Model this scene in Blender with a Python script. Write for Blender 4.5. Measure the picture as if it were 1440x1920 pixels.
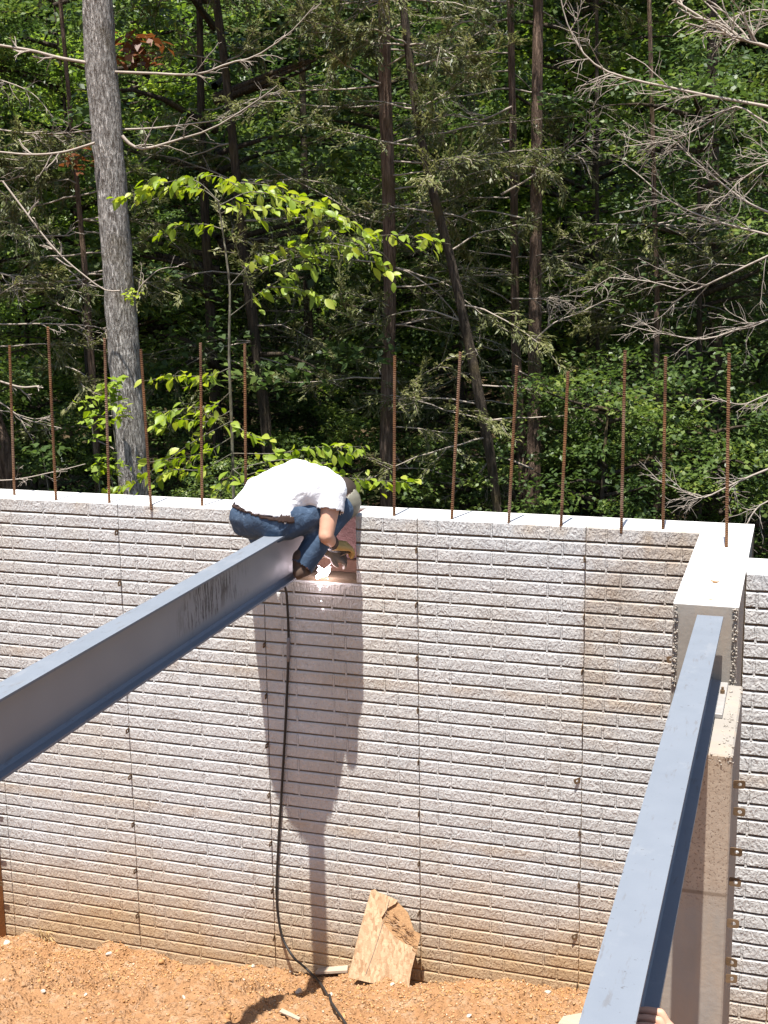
import bpy, bmesh, math, random
import numpy as np
from mathutils import Vector, Matrix
random.seed(7); RNG = np.random.default_rng(11)
scene = bpy.context.scene
for o in list(bpy.data.objects): bpy.data.objects.remove(o)
COL = scene.collection

# ------------------------------------------------------------------ camera
CAM = np.array([1.92484, -6.46445, 1.34361]); YAW, PITCH, ROLL, FPX = .31641, .19022, -.01353, 2380.0
_f = np.array([-math.sin(YAW)*math.cos(PITCH), math.cos(YAW)*math.cos(PITCH), -math.sin(PITCH)])
_r = np.array([math.cos(YAW), math.sin(YAW), 0]); _u = np.cross(_r, _f)
AX_R = _r*math.cos(ROLL)+_u*math.sin(ROLL); AX_U = -_r*math.sin(ROLL)+_u*math.cos(ROLL); AX_F = _f
cd = bpy.data.cameras.new('camera'); cam = bpy.data.objects.new('camera', cd); COL.objects.link(cam)
cd.sensor_fit = 'HORIZONTAL'; cd.sensor_width = 36; cd.lens = FPX/1440*36; cd.clip_start = .05; cd.clip_end = 600
M = Matrix.Identity(4)
for i in range(3):
    M[i][0] = AX_R[i]; M[i][1] = AX_U[i]; M[i][2] = -AX_F[i]; M[i][3] = CAM[i]
cam.matrix_world = M
scene.camera = cam
scene.render.resolution_x = 768; scene.render.resolution_y = 1024

# ------------------------------------------------------------------ sky, sun, exposure
SUN_EL = math.radians(75.5); SUN_AZ = 0.0          # the sun stands behind the camera, straight on to the wall
w = bpy.data.worlds.new('World'); scene.world = w; w.use_nodes = True
nt = w.node_tree; bg = nt.nodes['Background']
sky = nt.nodes.new('ShaderNodeTexSky'); sky.sky_type = 'NISHITA'; sky.sun_disc = False
sky.sun_elevation = SUN_EL; sky.sun_rotation = math.radians(180); sky.air_density = 1.0; sky.dust_density = 1.0
nt.links.new(sky.outputs[0], bg.inputs[0]); bg.inputs[1].default_value = .085
sl = bpy.data.lights.new('sun', 'SUN'); sl.energy = 5.0; sl.angle = math.radians(.53); sl.color = (1, .97, .92)
sun = bpy.data.objects.new('sun', sl); COL.objects.link(sun); sun.location = (0, -8, 20)
d = Vector((math.sin(SUN_AZ)*math.cos(SUN_EL), math.cos(SUN_EL)*math.cos(SUN_AZ), -math.sin(SUN_EL)))
sun.rotation_euler = d.to_track_quat('-Z', 'Y').to_euler()
vs = scene.view_settings; vs.view_transform = 'Standard'; vs.look = 'None'; vs.gamma = 1; vs.exposure = 1.25; vs.use_curve_mapping = False

# ------------------------------------------------------------------ helpers
def ray(u, v): return AX_F+AX_R*(u-720)/FPX+AX_U*(960-v)/FPX
def atY(u, v, y): d = ray(u, v); return CAM+d*(y-CAM[1])/d[1]
def atZ(u, v, z): d = ray(u, v); return CAM+d*(z-CAM[2])/d[2]
def atX(u, v, x): d = ray(u, v); return CAM+d*(x-CAM[0])/d[0]
def pix(P):
    q = np.asarray(P, float)-CAM; k = q@AX_F
    return 720+FPX*(q@AX_R)/k, 960-FPX*(q@AX_U)/k, k

def tag(o, label=None, cat=None, group=None, kind=None):
    if label: o['label'] = label
    if cat: o['category'] = cat
    if group: o['group'] = group
    if kind: o['kind'] = kind
    return o
def empty(name, loc=(0, 0, 0)):
    o = bpy.data.objects.new(name, None); COL.objects.link(o); o.location = loc; o.empty_display_size = .1; return o
def link(name, me, mat=None, parent=None):
    o = bpy.data.objects.new(name, me); COL.objects.link(o)
    if mat is not None and len(me.materials) == 0: me.materials.append(mat)
    if parent is not None:
        o.parent = parent
        o.matrix_parent_inverse = Matrix.Translation(-Vector(parent.location)) if parent.type == 'EMPTY' else Matrix.Identity(4)
    return o
def npmesh(name, V, F, mat=None, tint=None, smooth=False):
    """V (n,3), F (m,k) all of one size k"""
    V = np.asarray(V, np.float32); F = np.asarray(F, np.int32); k = F.shape[1]
    me = bpy.data.meshes.new(name)
    me.vertices.add(len(V)); me.vertices.foreach_set('co', V.ravel())
    me.loops.add(F.size); me.loops.foreach_set('vertex_index', F.ravel())
    me.polygons.add(len(F)); me.polygons.foreach_set('loop_start', np.arange(len(F), dtype=np.int32)*k)
    me.polygons.foreach_set('loop_total', np.full(len(F), k, np.int32))
    if smooth: me.polygons.foreach_set('use_smooth', np.ones(len(F), bool))
    if tint is not None:
        a = me.attributes.new('tint', 'FLOAT', 'POINT'); a.data.foreach_set('value', np.asarray(tint, np.float32))
    me.update(calc_edges=True); me.validate()
    if mat: me.materials.append(mat)
    return me
def pymesh(name, V, F, mat=None, smooth=False):
    me = bpy.data.meshes.new(name); me.from_pydata([tuple(map(float, v)) for v in V], [], F); me.update()
    bm = bmesh.new(); bm.from_mesh(me); bmesh.ops.recalc_face_normals(bm, faces=bm.faces); bm.to_mesh(me); bm.free()
    if smooth:
        for p in me.polygons: p.use_smooth = True
    if mat: me.materials.append(mat)
    return me
class MB:
    """collects simple solids into one mesh"""
    def __init__(s): s.V = []; s.F = []
    def add(s, V, F):
        n = len(s.V); s.V += [tuple(map(float, v)) for v in V]; s.F += [tuple(i+n for i in f) for f in F]
    def box(s, a, b):
        (x0, y0, z0), (x1, y1, z1) = a, b
        s.add([(x0, y0, z0), (x1, y0, z0), (x1, y1, z0), (x0, y1, z0), (x0, y0, z1), (x1, y0, z1), (x1, y1, z1), (x0, y1, z1)],
              [(0, 3, 2, 1), (4, 5, 6, 7), (0, 1, 5, 4), (1, 2, 6, 5), (2, 3, 7, 6), (3, 0, 4, 7)])
    def tube(s, pts, rad, n=8, cap=True):
        V, F = tube_np(pts, rad, n); k = len(V)
        F = [tuple(f) for f in F]
        if cap:
            F.append(tuple(range(n-1, -1, -1))); F.append(tuple(range(k-n, k)))
        s.add(V, F)
    def mesh(s, name, mat=None, smooth=False, bevel=0, seg=1):
        me = bpy.data.meshes.new(name); me.from_pydata(s.V, [], s.F); me.update()
        bm = bmesh.new(); bm.from_mesh(me)
        if bevel: bmesh.ops.bevel(bm, geom=bm.edges[:], offset=bevel, segments=seg, affect='EDGES', profile=.5)
        bmesh.ops.recalc_face_normals(bm, faces=bm.faces); bm.to_mesh(me); bm.free()
        if smooth:
            for p in me.polygons: p.use_smooth = True
        if mat: me.materials.append(mat)
        return me
def tube_np(pts, rad, n=6):
    P = np.asarray(pts, float); m = len(P); rad = np.broadcast_to(np.asarray(rad, float), (m,))
    T = np.gradient(P, axis=0); T /= np.linalg.norm(T, axis=1)[:, None]+1e-12
    ref = np.array([0, 0, 1.]) if abs(T[:, 2]).mean() < .8 else np.array([1., 0, 0])
    A = np.cross(T, ref); A /= np.linalg.norm(A, axis=1)[:, None]+1e-12; B = np.cross(T, A)
    t = np.arange(n)*2*math.pi/n
    V = P[:, None, :]+rad[:, None, None]*(np.cos(t)[None, :, None]*A[:, None, :]+np.sin(t)[None, :, None]*B[:, None, :])
    i = np.arange(m-1)[:, None]*n; j = np.arange(n)[None, :]; k = (j+1) % n
    F = np.stack([i+j, i+k, i+n+k, i+n+j], -1).reshape(-1, 4)
    return V.reshape(-1, 3), F
def spline(pts, n):
    """Catmull-Rom through pts, n samples"""
    P = np.asarray(pts, float); P = np.vstack([2*P[0]-P[1], P, 2*P[-1]-P[-2]]); m = len(P)-3
    out = []
    for s in np.linspace(0, m-1e-6, n):
        i = int(s); t = s-i; a, b, c, e = P[i:i+4]
        out.append(.5*((2*b)+(-a+c)*t+(2*a-5*b+4*c-e)*t*t+(-a+3*b-3*c+e)*t**3))
    return np.array(out)
def vnoise(x, y, seed=0):
    x = np.asarray(x, float); y = np.asarray(y, float); xi = np.floor(x).astype(int); yi = np.floor(y).astype(int); fx = x-xi; fy = y-yi
    fx = fx*fx*(3-2*fx); fy = fy*fy*(3-2*fy)
    def h(a, b):
        n = (a*374761393+b*668265263+seed*974711) & 0x7fffffff; n = (n ^ (n >> 13))*1274126177 & 0x7fffffff
        return ((n ^ (n >> 16)) & 0xffff)/65535.0
    return (h(xi, yi)*(1-fx)+h(xi+1, yi)*fx)*(1-fy)+(h(xi, yi+1)*(1-fx)+h(xi+1, yi+1)*fx)*fy-.5
def fbm(x, y, o=4, seed=0):
    s = 0; a = 1
    for k in range(o): s = s+a*vnoise(x*2**k, y*2**k, seed+k); a *= .5
    return s

# ------------------------------------------------------------------ materials
class NT:
    def __init__(s, name):
        s.m = bpy.data.materials.new(name); s.m.use_nodes = True; s.t = s.m.node_tree; s.b = s.t.nodes['Principled BSDF']; s.out = s.t.nodes['Material Output']
        s.pos = s.n('ShaderNodeNewGeometry').outputs['Position']
    def n(s, typ, **kw):
        x = s.t.nodes.new(typ)
        for k, v in kw.items(): setattr(x, k, v)
        return x
    def set(s, sock, v):
        if isinstance(v, bpy.types.NodeSocket): s.t.links.new(v, sock)
        else:
            if hasattr(sock.default_value, '__len__') and not isinstance(v, (int, float)) and len(sock.default_value) == 4 and len(v) == 3: v = (*v, 1)
            sock.default_value = v
    def noise(s, scale, detail=3, rough=.55, vec=None, dist=0):
        x = s.n('ShaderNodeTexNoise'); s.set(x.inputs['Vector'], vec or s.pos); s.set(x.inputs['Scale'], scale); s.set(x.inputs['Detail'], detail); s.set(x.inputs['Roughness'], rough); s.set(x.inputs['Distortion'], dist)
        return x.outputs[0]
    def voro(s, scale, feature='F1', vec=None, out=0):
        x = s.n('ShaderNodeTexVoronoi', feature=feature); s.set(x.inputs['Vector'], vec or s.pos); s.set(x.inputs['Scale'], scale); return x.outputs[out]
    def scale(s, v, vec=None):
        x = s.n('ShaderNodeVectorMath', operation='MULTIPLY'); s.set(x.inputs[0], vec or s.pos); x.inputs[1].default_value = v; return x.outputs[0]
    def sep(s, vec=None):
        x = s.n('ShaderNodeSeparateXYZ'); s.set(x.inputs[0], vec or s.pos); return x.outputs
    def math(s, op, a, b=0.0, c=0.0, clamp=False):
        x = s.n('ShaderNodeMath', operation=op, use_clamp=clamp); s.set(x.inputs[0], a); s.set(x.inputs[1], b)
        if op in ('MULTIPLY_ADD',): s.set(x.inputs[2], c)
        return x.outputs[0]
    def rng(s, v, a, b, c=0.0, e=1.0, smooth=False):
        x = s.n('ShaderNodeMapRange', clamp=True); x.interpolation_type = 'SMOOTHSTEP' if smooth else 'LINEAR'
        for i, q in enumerate((v, a, b, c, e)): s.set(x.inputs[i], q)
        return x.outputs[0]
    def mix(s, f, a, b, mode='MIX'):
        x = s.n('ShaderNodeMix', data_type='RGBA', blend_type=mode); s.set(x.inputs[0], f); s.set(x.inputs[6], a); s.set(x.inputs[7], b); return x.outputs[2]
    def ramp(s, f, stops):
        x = s.n('ShaderNodeValToRGB'); s.set(x.inputs[0], f); e = x.color_ramp.elements
        while len(e) < len(stops): e.new(.5)
        for q, (p, c) in zip(e, stops): q.position = p; q.color = (*c, 1)
        return x.outputs[0]
    def bump(s, h, strength=.5, dist=.01, prev=None):
        x = s.n('ShaderNodeBump'); s.set(x.inputs['Height'], h); x.inputs['Strength'].default_value = strength; x.inputs['Distance'].default_value = dist
        if prev: s.t.links.new(prev, x.inputs['Normal'])
        return x.outputs[0]
    def attr(s, name): return s.n('ShaderNodeAttribute', attribute_name=name).outputs['Fac']
    def fin(s, col, rough=.8, normal=None, spec=.3, metal=0.0):
        s.set(s.b.inputs['Base Color'], col); s.set(s.b.inputs['Roughness'], rough); s.set(s.b.inputs['Specular IOR Level'], spec); s.set(s.b.inputs['Metallic'], metal)
        if normal is not None: s.t.links.new(normal, s.b.inputs['Normal'])
        return s.m
def plain(name, col, rough=.7, spec=.3, metal=0.0, var=.15, sc=20, bump=0.0, bd=.004):
    t = NT(name); n = t.noise(sc, 4); c0 = tuple(x*(1-var) for x in col); c1 = tuple(min(1, x*(1+var)) for x in col)
    return t.fin(t.mix(n, c0, c1), rough, t.bump(t.noise(sc*3, 3), bump, bd) if bump else None, spec, metal)

C3 = .0762; PAN = .9144
def mat_brick(name, extra):
    t = NT(name); x, y, z = t.sep()
    base = t.mix(t.noise(5, 4), (.375, .375, .368), (.51, .508, .498))
    base = t.mix(t.math('MULTIPLY', t.rng(t.noise(42, 2, .6), .55, .7), .35), base, (.66, .65, .63))
    base = t.mix(t.math('MULTIPLY', t.rng(t.noise(52, 2, .6, dist=1), .6, .7), .4), base, (.17, .155, .14))
    # rust and silt under the horizontal form joints
    for zz in (-12*C3, -24*C3):
        dz = t.math('SUBTRACT', zz, z); m = t.math('MULTIPLY', t.rng(dz, -.01, .02), t.rng(dz, .012, .10, 1, 0))
        m = t.math('MULTIPLY', m, t.rng(t.noise(3.2, 4, .6), .34, .62)); base = t.mix(t.math('MULTIPLY', m, .5), base, (.36, .25, .14))
    if extra:
        m = t.math('MULTIPLY', t.rng(x, .89, .93), t.rng(t.noise(4, 5, .65), .33, .66)); m = t.math('MULTIPLY', m, t.rng(z, -1.25, -.85))
        base = t.mix(t.math('MULTIPLY', m, .62), base, (.30, .215, .135))
        m = t.math('MULTIPLY', t.rng(z, -.09, -.03), t.rng(t.noise(2.3, 4, .6), .5, .72)); base = t.mix(t.math('MULTIPLY', m, .6), base, (.40, .29, .17))
    # orange soil splashed up the foot of the wall
    zz = t.math('ADD', z, t.math('MULTIPLY', t.math('SUBTRACT', t.noise(1.3, 5, .6), .5), .95))
    zz = t.math('ADD', zz, t.math('MULTIPLY', x, -.06))
    m = t.rng(zz, -1.95, -2.62, 0, 1); base = t.mix(t.math('MULTIPLY', m, .92), base, t.mix(t.noise(14, 4), (.37, .235, .115), (.43, .315, .185)))
    m = t.math('MULTIPLY', t.rng(t.noise(.9, 4, .6), .48, .7), .4); base = t.mix(m, base, (.40, .335, .25))
    m = t.math('MULTIPLY', t.rng(t.noise(5, 5, .7, vec=t.scale((1, 1, .22))), .56, .7), .3); base = t.mix(m, base, (.24, .20, .155))
    # cast ripples and pits
    wv = t.n('ShaderNodeTexWave', wave_type='BANDS', bands_direction='X'); t.set(wv.inputs['Vector'], t.scale((1, 1, .55))); t.set(wv.inputs['Scale'], 11.0); t.set(wv.inputs['Distortion'], 14.0); t.set(wv.inputs['Detail'], 2.0); t.set(wv.inputs['Detail Scale'], 2.2)
    h = t.math('MULTIPLY_ADD', t.noise(40, 2, .55, dist=1.4), 1.6, t.math('MULTIPLY', wv.outputs[1], .55))
    tn = t.sep(t.n('ShaderNodeNewGeometry').outputs['True Normal'])[2]
    nb = t.bump(h, .6, .0075); nb.node.inputs['Strength'].default_value = .6; t.set(nb.node.inputs['Strength'], t.rng(tn, .25, .5, .46, .04))
    return t.fin(base, .9, nb, .15)
M_BRICK = mat_brick('cast_brick_concrete', True)
M_BRICK2 = mat_brick('cast_brick_concrete_plain', False)
def mat_joint():
    t = NT('recessed_joint_concrete'); x, y, z = t.sep()
    base = t.mix(t.noise(9, 4), (.13, .09, .055), (.22, .165, .115))
    zz = t.math('ADD', z, t.math('MULTIPLY', t.math('SUBTRACT', t.noise(1.3, 5, .6), .5), .95))
    base = t.mix(t.rng(zz, -1.95, -2.6), base, (.42, .24, .10))
    top = t.rng(z, -.005, .008); base = t.mix(top, base, t.mix(t.noise(12, 4), (.50, .48, .45), (.62, .60, .57)))  # wall top painted paler, standing in for the high sun on it
    return t.fin(base, .9, t.bump(t.noise(70, 4), .5, .004), .15)
M_JOINT = mat_joint()
def mat_conc():
    t = NT('smooth_cast_concrete'); x, y, z = t.sep()
    base = t.mix(t.noise(4, 5, .6), (.20, .178, .152), (.295, .268, .236))
    base = t.mix(t.math('MULTIPLY', t.rng(t.noise(7, 3, .6, vec=t.scale((1, 1, .25))), .5, .75), .5), base, (.38, .28, .19))
    top = t.rng(z, .004, .010); base = t.mix(top, base, (.62, .60, .57))  # sun glare on the block top put into its paler colour
    # a band of washed-out aggregate on the lower block
    m = t.math('MULTIPLY', t.rng(y, -2.19, -2.2), t.math('MULTIPLY', t.rng(z, -.92, -.78), t.rng(z, -.31, -.32)))
    pits = t.rng(t.noise(95, 3, .7, dist=.2), .55, .63); base = t.mix(t.math('MULTIPLY', m, .75), base, t.mix(t.noise(26, 4), (.24, .17, .115), (.42, .34, .26)))
    base = t.mix(t.math('MULTIPLY', t.math('MULTIPLY', m, pits), .7), base, (.12, .075, .05))
    ln = t.math('MULTIPLY', t.rng(t.math('ABSOLUTE', t.math('ADD', z, .83)), .004, .010, 1, 0), t.rng(y, -2.19, -2.2)); base = t.mix(t.math('MULTIPLY', ln, .7), base, (.14, .10, .07))
    h = t.math('MULTIPLY_ADD', pits, t.math('MULTIPLY', m, -1.2), t.noise(30, 5, .6))
    return t.fin(base, .85, t.bump(h, .3, .006), .2)
M_CONC = mat_conc()
M_AGG = plain('broken_aggregate', (.30, .265, .225), .9, .2, var=.5, sc=60, bump=.4)
def mat_steel(scuff):
    t = NT('blue_grey_primed_steel' + ('_scuffed' if scuff else '')); x, y, z = t.sep()
    base = t.mix(t.noise(3, 5, .6), (.132, .148, .172), (.158, .174, .198))
    base = t.mix(t.math('MULTIPLY', t.rng(t.noise(9, 5, .7), .6, .75), .35), base, (.22, .228, .238))
    base = t.mix(t.math('MULTIPLY', t.rng(t.noise(60, 3), .68, .74), .6), base, (.05, .04, .035))
    base = t.mix(t.math('MULTIPLY', t.rng(t.noise(16, 4, .7, vec=t.scale((3, .5, 1))), .60, .68), .45), base, (.105, .095, .09))
    base = t.mix(t.math('MULTIPLY', t.rng(t.noise(5, 4, .7, vec=t.scale((1, .4, 1))), .60, .72), .4), base, (.235, .235, .24))
    if scuff:
        # bare, rubbed patches on the web where a chain has worn the primer
        web = t.math('MULTIPLY', t.rng(z, -.265, -.22), t.rng(z, -.03, -.04)); base = t.mix(t.math('MULTIPLY', web, .9), base, t.mix(t.noise(6, 4), (.215, .21, .205), (.275, .268, .26)))
        m = t.math('MULTIPLY', t.rng(y, -1.75, -1.5), t.rng(y, -.75, -.95)); m = t.math('MULTIPLY', m, t.math('MULTIPLY', t.rng(z, -.24, -.21), t.rng(z, -.04, -.06)))
        s1 = t.rng(t.noise(9, 4, .75, vec=t.scale((1, 6, .9))), .49, .56); s2 = t.rng(t.noise(3.4, 2, .5), .40, .50)
        base = t.mix(t.math('MULTIPLY', t.math('MULTIPLY', m, s1), t.math('MULTIPLY', s2, .9)), base, (.045, .035, .03))
    return t.fin(base, t.rng(t.noise(12, 3), .3, .7, .5, .66), t.bump(t.noise(140, 3), .12, .002), .35)
M_STEEL = mat_steel(False); M_STEEL1 = mat_steel(True)
def mat_rebar():
    t = NT('rusty_rebar'); x, y, z = t.sep()
    base = t.mix(t.rng(t.noise(6, 4, .6), .35, .65), (.085, .043, .024), (.20, .095, .038))
    base = t.mix(t.math('MULTIPLY', t.rng(t.noise(3, 3), .5, .7), .5), base, (.17, .14, .12))
    return t.fin(base, .85, t.bump(t.noise(150, 3), .4, .002), .2)
M_REBAR = mat_rebar()
M_TIE = plain('rusty_form_tie', (.13, .082, .045), .75, .3, .2, var=.5, sc=60)
def mat_soil():
    t = NT('orange_clay_soil'); x, y, z = t.sep()
    base = t.mix(t.noise(3, 6, .6), (.262, .130, .056), (.355, .205, .105))
    base = t.mix(t.math('MULTIPLY', t.rng(t.noise(14, 5, .65), .5, .72), .6), base, (.42, .30, .20))
    base = t.mix(t.math('MULTIPLY', t.rng(t.noise(30, 4, .6), .6, .75), .5), base, (.20, .09, .036))
    h = t.math('ADD', t.noise(28, 6, .65), t.math('MULTIPLY', t.rng(t.voro(40), .0, .5), -.5))
    return t.fin(base, .95, t.bump(h, 1.0, .03), .1)
M_SOIL = mat_soil()
def mat_clod():
    t = NT('soil_clods_and_stones'); a = t.attr('tint')
    c = t.ramp(a, [(0, (.24, .11, .043)), (.5, (.32, .175, .083)), (.82, (.37, .245, .15)), (.97, (.40, .33, .26)), (1, (.56, .53, .48))])
    return t.fin(t.mix(t.noise(50, 3), c, (.40, .22, .09)), .95, t.bump(t.noise(90, 3), .5, .004), .1)
M_CLOD = mat_clod()
M_STONE = plain('pale_stone', (.42, .36, .29), .9, .2, var=.25, sc=30, bump=.5)
def mat_floor():
    t = NT('forest_floor_litter')
    c = t.mix(t.noise(2, 6, .6), (.045, .032, .018), (.10, .068, .036)); c = t.mix(t.rng(t.noise(1.1, 4), .5, .65), c, (.03, .055, .018))
    return t.fin(c, .95, t.bump(t.noise(15, 6, .7), .9, .06), .1)
M_FLOOR = mat_floor()
def mat_leaf(name, stops, trans=.35, gloss=.35):
    t = NT(name); a = t.attr('tint'); c = t.ramp(a, stops)
    t.fin(c, .45, None, gloss)
    tr = t.n('ShaderNodeBsdfTranslucent'); hs = t.n('ShaderNodeHueSaturation'); t.set(hs.inputs['Color'], c); hs.inputs['Value'].default_value = 1.5; hs.inputs['Saturation'].default_value = 1.1; t.t.links.new(hs.outputs[0], tr.inputs[0])
    mx = t.n('ShaderNodeMixShader'); mx.inputs[0].default_value = trans
    t.t.links.new(t.b.outputs[0], mx.inputs[1]); t.t.links.new(tr.outputs[0], mx.inputs[2]); t.t.links.new(mx.outputs[0], t.out.inputs[0])
    return t.m
M_LEAF = mat_leaf('broadleaf_foliage', [(0, (.032, .058, .017)), (.5, (.068, .108, .025)), (.85, (.12, .165, .035)), (1, (.20, .235, .05))])
M_LEAF_F = mat_leaf('far_foliage', [(0, (.036, .06, .021)), (.6, (.08, .12, .032)), (1, (.17, .205, .058))])
M_LEAF_B = mat_leaf('foliage_painted_sunlit', [(0, (.09, .15, .025)), (.5, (.17, .25, .04)), (1, (.30, .36, .06))], .45)  # brighter copy of the broadleaf colours, with sunlight put into them
M_HEM = mat_leaf('hemlock_needles', [(0, (.06, .072, .03)), (.6, (.13, .138, .05)), (1, (.21, .205, .085))], .3, .3)
M_BEECH = mat_leaf('young_beech_leaf', [(0, (.17, .25, .025)), (.5, (.25, .32, .035)), (1, (.34, .37, .055))], .42, .4)
M_DRYLEAF = mat_leaf('dry_brown_leaves', [(0, (.12, .045, .02)), (1, (.24, .10, .04))], .3, .2)
def mat_bark(name, a, b, sx, bump, bd, stretch=.12):
    t = NT(name); v = t.scale((1, 1, stretch)); n = t.noise(sx, 5, .65, vec=v, dist=.4); r = t.rng(n, .36, .62)
    c = t.mix(r, a, b); c = t.mix(t.math('MULTIPLY', t.rng(t.noise(2.5, 4), .54, .66), .55), c, (.105, .078, .035))
    return t.fin(c, .95, t.bump(r, bump, bd), .1)
M_OAK = mat_bark('grey_furrowed_bark', (.10, .082, .068), (.52, .48, .435), 60, 1.0, .02, .22)
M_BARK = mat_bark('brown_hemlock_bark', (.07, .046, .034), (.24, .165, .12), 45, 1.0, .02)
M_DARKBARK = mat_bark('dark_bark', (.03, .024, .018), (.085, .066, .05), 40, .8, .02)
M_SAPBARK = mat_bark('smooth_grey_bark', (.085, .075, .055), (.19, .175, .135), 30, .3, .005, .5)
def mat_twig():
    t = NT('dead_grey_twig'); c = t.mix(t.noise(5, 4), (.17, .135, .105), (.40, .345, .29)); return t.fin(c, .9, None, .15)
M_TWIG = mat_twig()

# ================================================================== SETTING
# ------------------------------------------------------------------ soil bank in front of the wall
CX = np.array([-30, -3.2, -2.8, -2.0, -1.35, -.63, .19, .93, 1.5, 30]); CZ = np.array([-2.95, -2.95, -2.93, -2.86, -2.86, -2.765, -2.70, -2.665, -2.64, -2.6])
def soil_z(X, Y):
    X = np.asarray(X, float); Y = np.asarray(Y, float); q = np.maximum(-Y, 0)
    z = np.interp(X, CX, CZ)+np.interp(q, [0, .12, .5, .8, 1.1, 1.5, 6.2, 7.5, 60], [0, .02, .17, .30, .37, .47, 2.1, 2.25, 2.3])
    near = np.exp(-((q-.6)/1.6)**2)
    z = z+near*(.17*fbm(X*1.7, Y*1.7, 3, 5)+.055*fbm(X*6, Y*6, 3, 9))
    z = z+.10*np.exp(-((X+2.55)/.35)**2-((Y+.16)/.2)**2)         # heap at the left foot of the wall
    return z+np.where(q < 3, 1, 0)*.034*fbm(X*20, Y*20, 4, 3)
gx = np.unique(np.concatenate([np.linspace(-40, -3.3, 24), np.linspace(-3.3, 1.9, 330), np.linspace(1.9, 40, 24)]))
gy = np.unique(np.concatenate([np.linspace(-60, -2.2, 40), np.linspace(-2.2, .02, 150)]))
GX, GY = np.meshgrid(gx, gy); V = np.stack([GX, GY, soil_z(GX, GY)], -1).reshape(-1, 3)
nx, ny = len(gx), len(gy); I, J = np.meshgrid(np.arange(nx-1), np.arange(ny-1)); b0 = (J*nx+I).ravel()
tag(link('ground', npmesh('ground', V, np.stack([b0, b0+1, b0+nx+1, b0+nx], -1), M_SOIL, smooth=True)), kind='structure')
# ------------------------------------------------------------------ forest floor behind the wall, rising to a hillside
def floor_z(X, Y):
    Y = np.asarray(Y, float)
    z = np.interp(Y, [0, 1, 4, 9, 14, 22, 34, 60, 160], [-1.0, -1.15, -1.55, -2.1, -2.2, -1.2, 4.0, 21, 60])
    return z+.25*fbm(np.asarray(X)*.35, Y*.35, 4, 21)*np.clip(Y/6, .1, 2.5)
gx = np.linspace(-120, 60, 130); gy = np.concatenate([np.linspace(.256, 12, 40), np.linspace(12.5, 160, 60)])
GX, GY = np.meshgrid(gx, gy); V = np.stack([GX, GY, floor_z(GX, GY)], -1).reshape(-1, 3)
nx, ny = len(gx), len(gy); I, J = np.meshgrid(np.arange(nx-1), np.arange(ny-1)); b0 = (J*nx+I).ravel()
tag(link('forest_floor', npmesh('forest_floor', V, np.stack([b0, b0+1, b0+nx+1, b0+nx], -1), M_FLOOR, smooth=True)), kind='structure')

# ------------------------------------------------------------------ brick-patterned walls
PX0, PX1, PZ = -.885, -.356, -.36         # beam pocket
TOPZ = .012; BD = .012; GAP = .0116
def brick_np(L, H, rng, tab=True, D=BD):
    """one cast brick face piece: flat face, sloped top edge, small side and bottom chamfers; origin at its lower left on the wall plane"""
    j = lambda s: float(rng.uniform(-s, s))
    c = .0018; t = .0075; e = .0042; xs = (0, .33, .67, 1); V = []
    for k, f in enumerate(xs):                       # five points up each of four stations: root, lower lip, upper lip, top edge, top root
        x = L*f; xi = x+(c if k == 0 else -c if k == 3 else 0)
        V += [(x, 0, 0), (xi+j(.0006), -D+j(.0008), .001+j(.0014)), (xi+j(.0006), -D+j(.0008), H-t+j(.0010)), (x, -D+e, H+j(.0008)), (x, 0, H)]
    F = []
    for k in range(3):
        for r in range(4): a = k*5+r; F.append((a, a+5, a+6, a+1))
    F += [(0, 1, 2, 3, 4), (15, 19, 18, 17, 16)]
    if L > .03 and tab:                              # mortar of the head joint at the right end, bridging the bed joint below
        x0, x1, q = L-.0005, L+.0088, D*.96
        n = len(V); V += [(x0, -q, -GAP), (x1, -q, -GAP), (x1, -q, H-.005), (x0, -q, H-.005), (x0, 0, -GAP), (x1, 0, -GAP), (x1, 0, H), (x0, 0, H)]
        F += [tuple(n+w_ for w_ in f) for f in [(0, 1, 2, 3), (0, 4, 5, 1), (1, 5, 6, 2), (3, 2, 6, 7), (0, 3, 7, 4)]]
    return V, F
def tie_mesh(L=.042, H=.030, T=.003):
    """flat steel form-tie end with a hole, in the YZ plane, root at the wall"""
    n = 20; V = []; F = []
    for k in range(n):
        a = 2*math.pi*k/n; ca, sa = math.cos(a), math.sin(a); s = max(abs(ca)/1.0, abs(sa)/1.0); q = .72 if ca < 0 else 1.0
        ex = math.copysign(min(1, abs(ca)*1.22), ca); ez = math.copysign(min(1, abs(sa)*1.22), sa)
        oy, oz = -L/2-ex*L/2, ez*H/2; iy, iz = -L*.56-ca*.0072, sa*.0072
        for tx in (-T/2, T/2): V += [(tx, oy, oz), (tx, iy, iz)]
    for k in range(n):
        a = 4*k; b = 4*((k+1) % n)
        F += [(a, b, b+1, a+1), (a+2, a+3, b+3, b+2), (a, a+2, b+2, b), (a+1, b+1, b+3, a+3)]
    return pymesh('form_tie', V, F, M_TIE)
TIE = tie_mesh()

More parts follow.
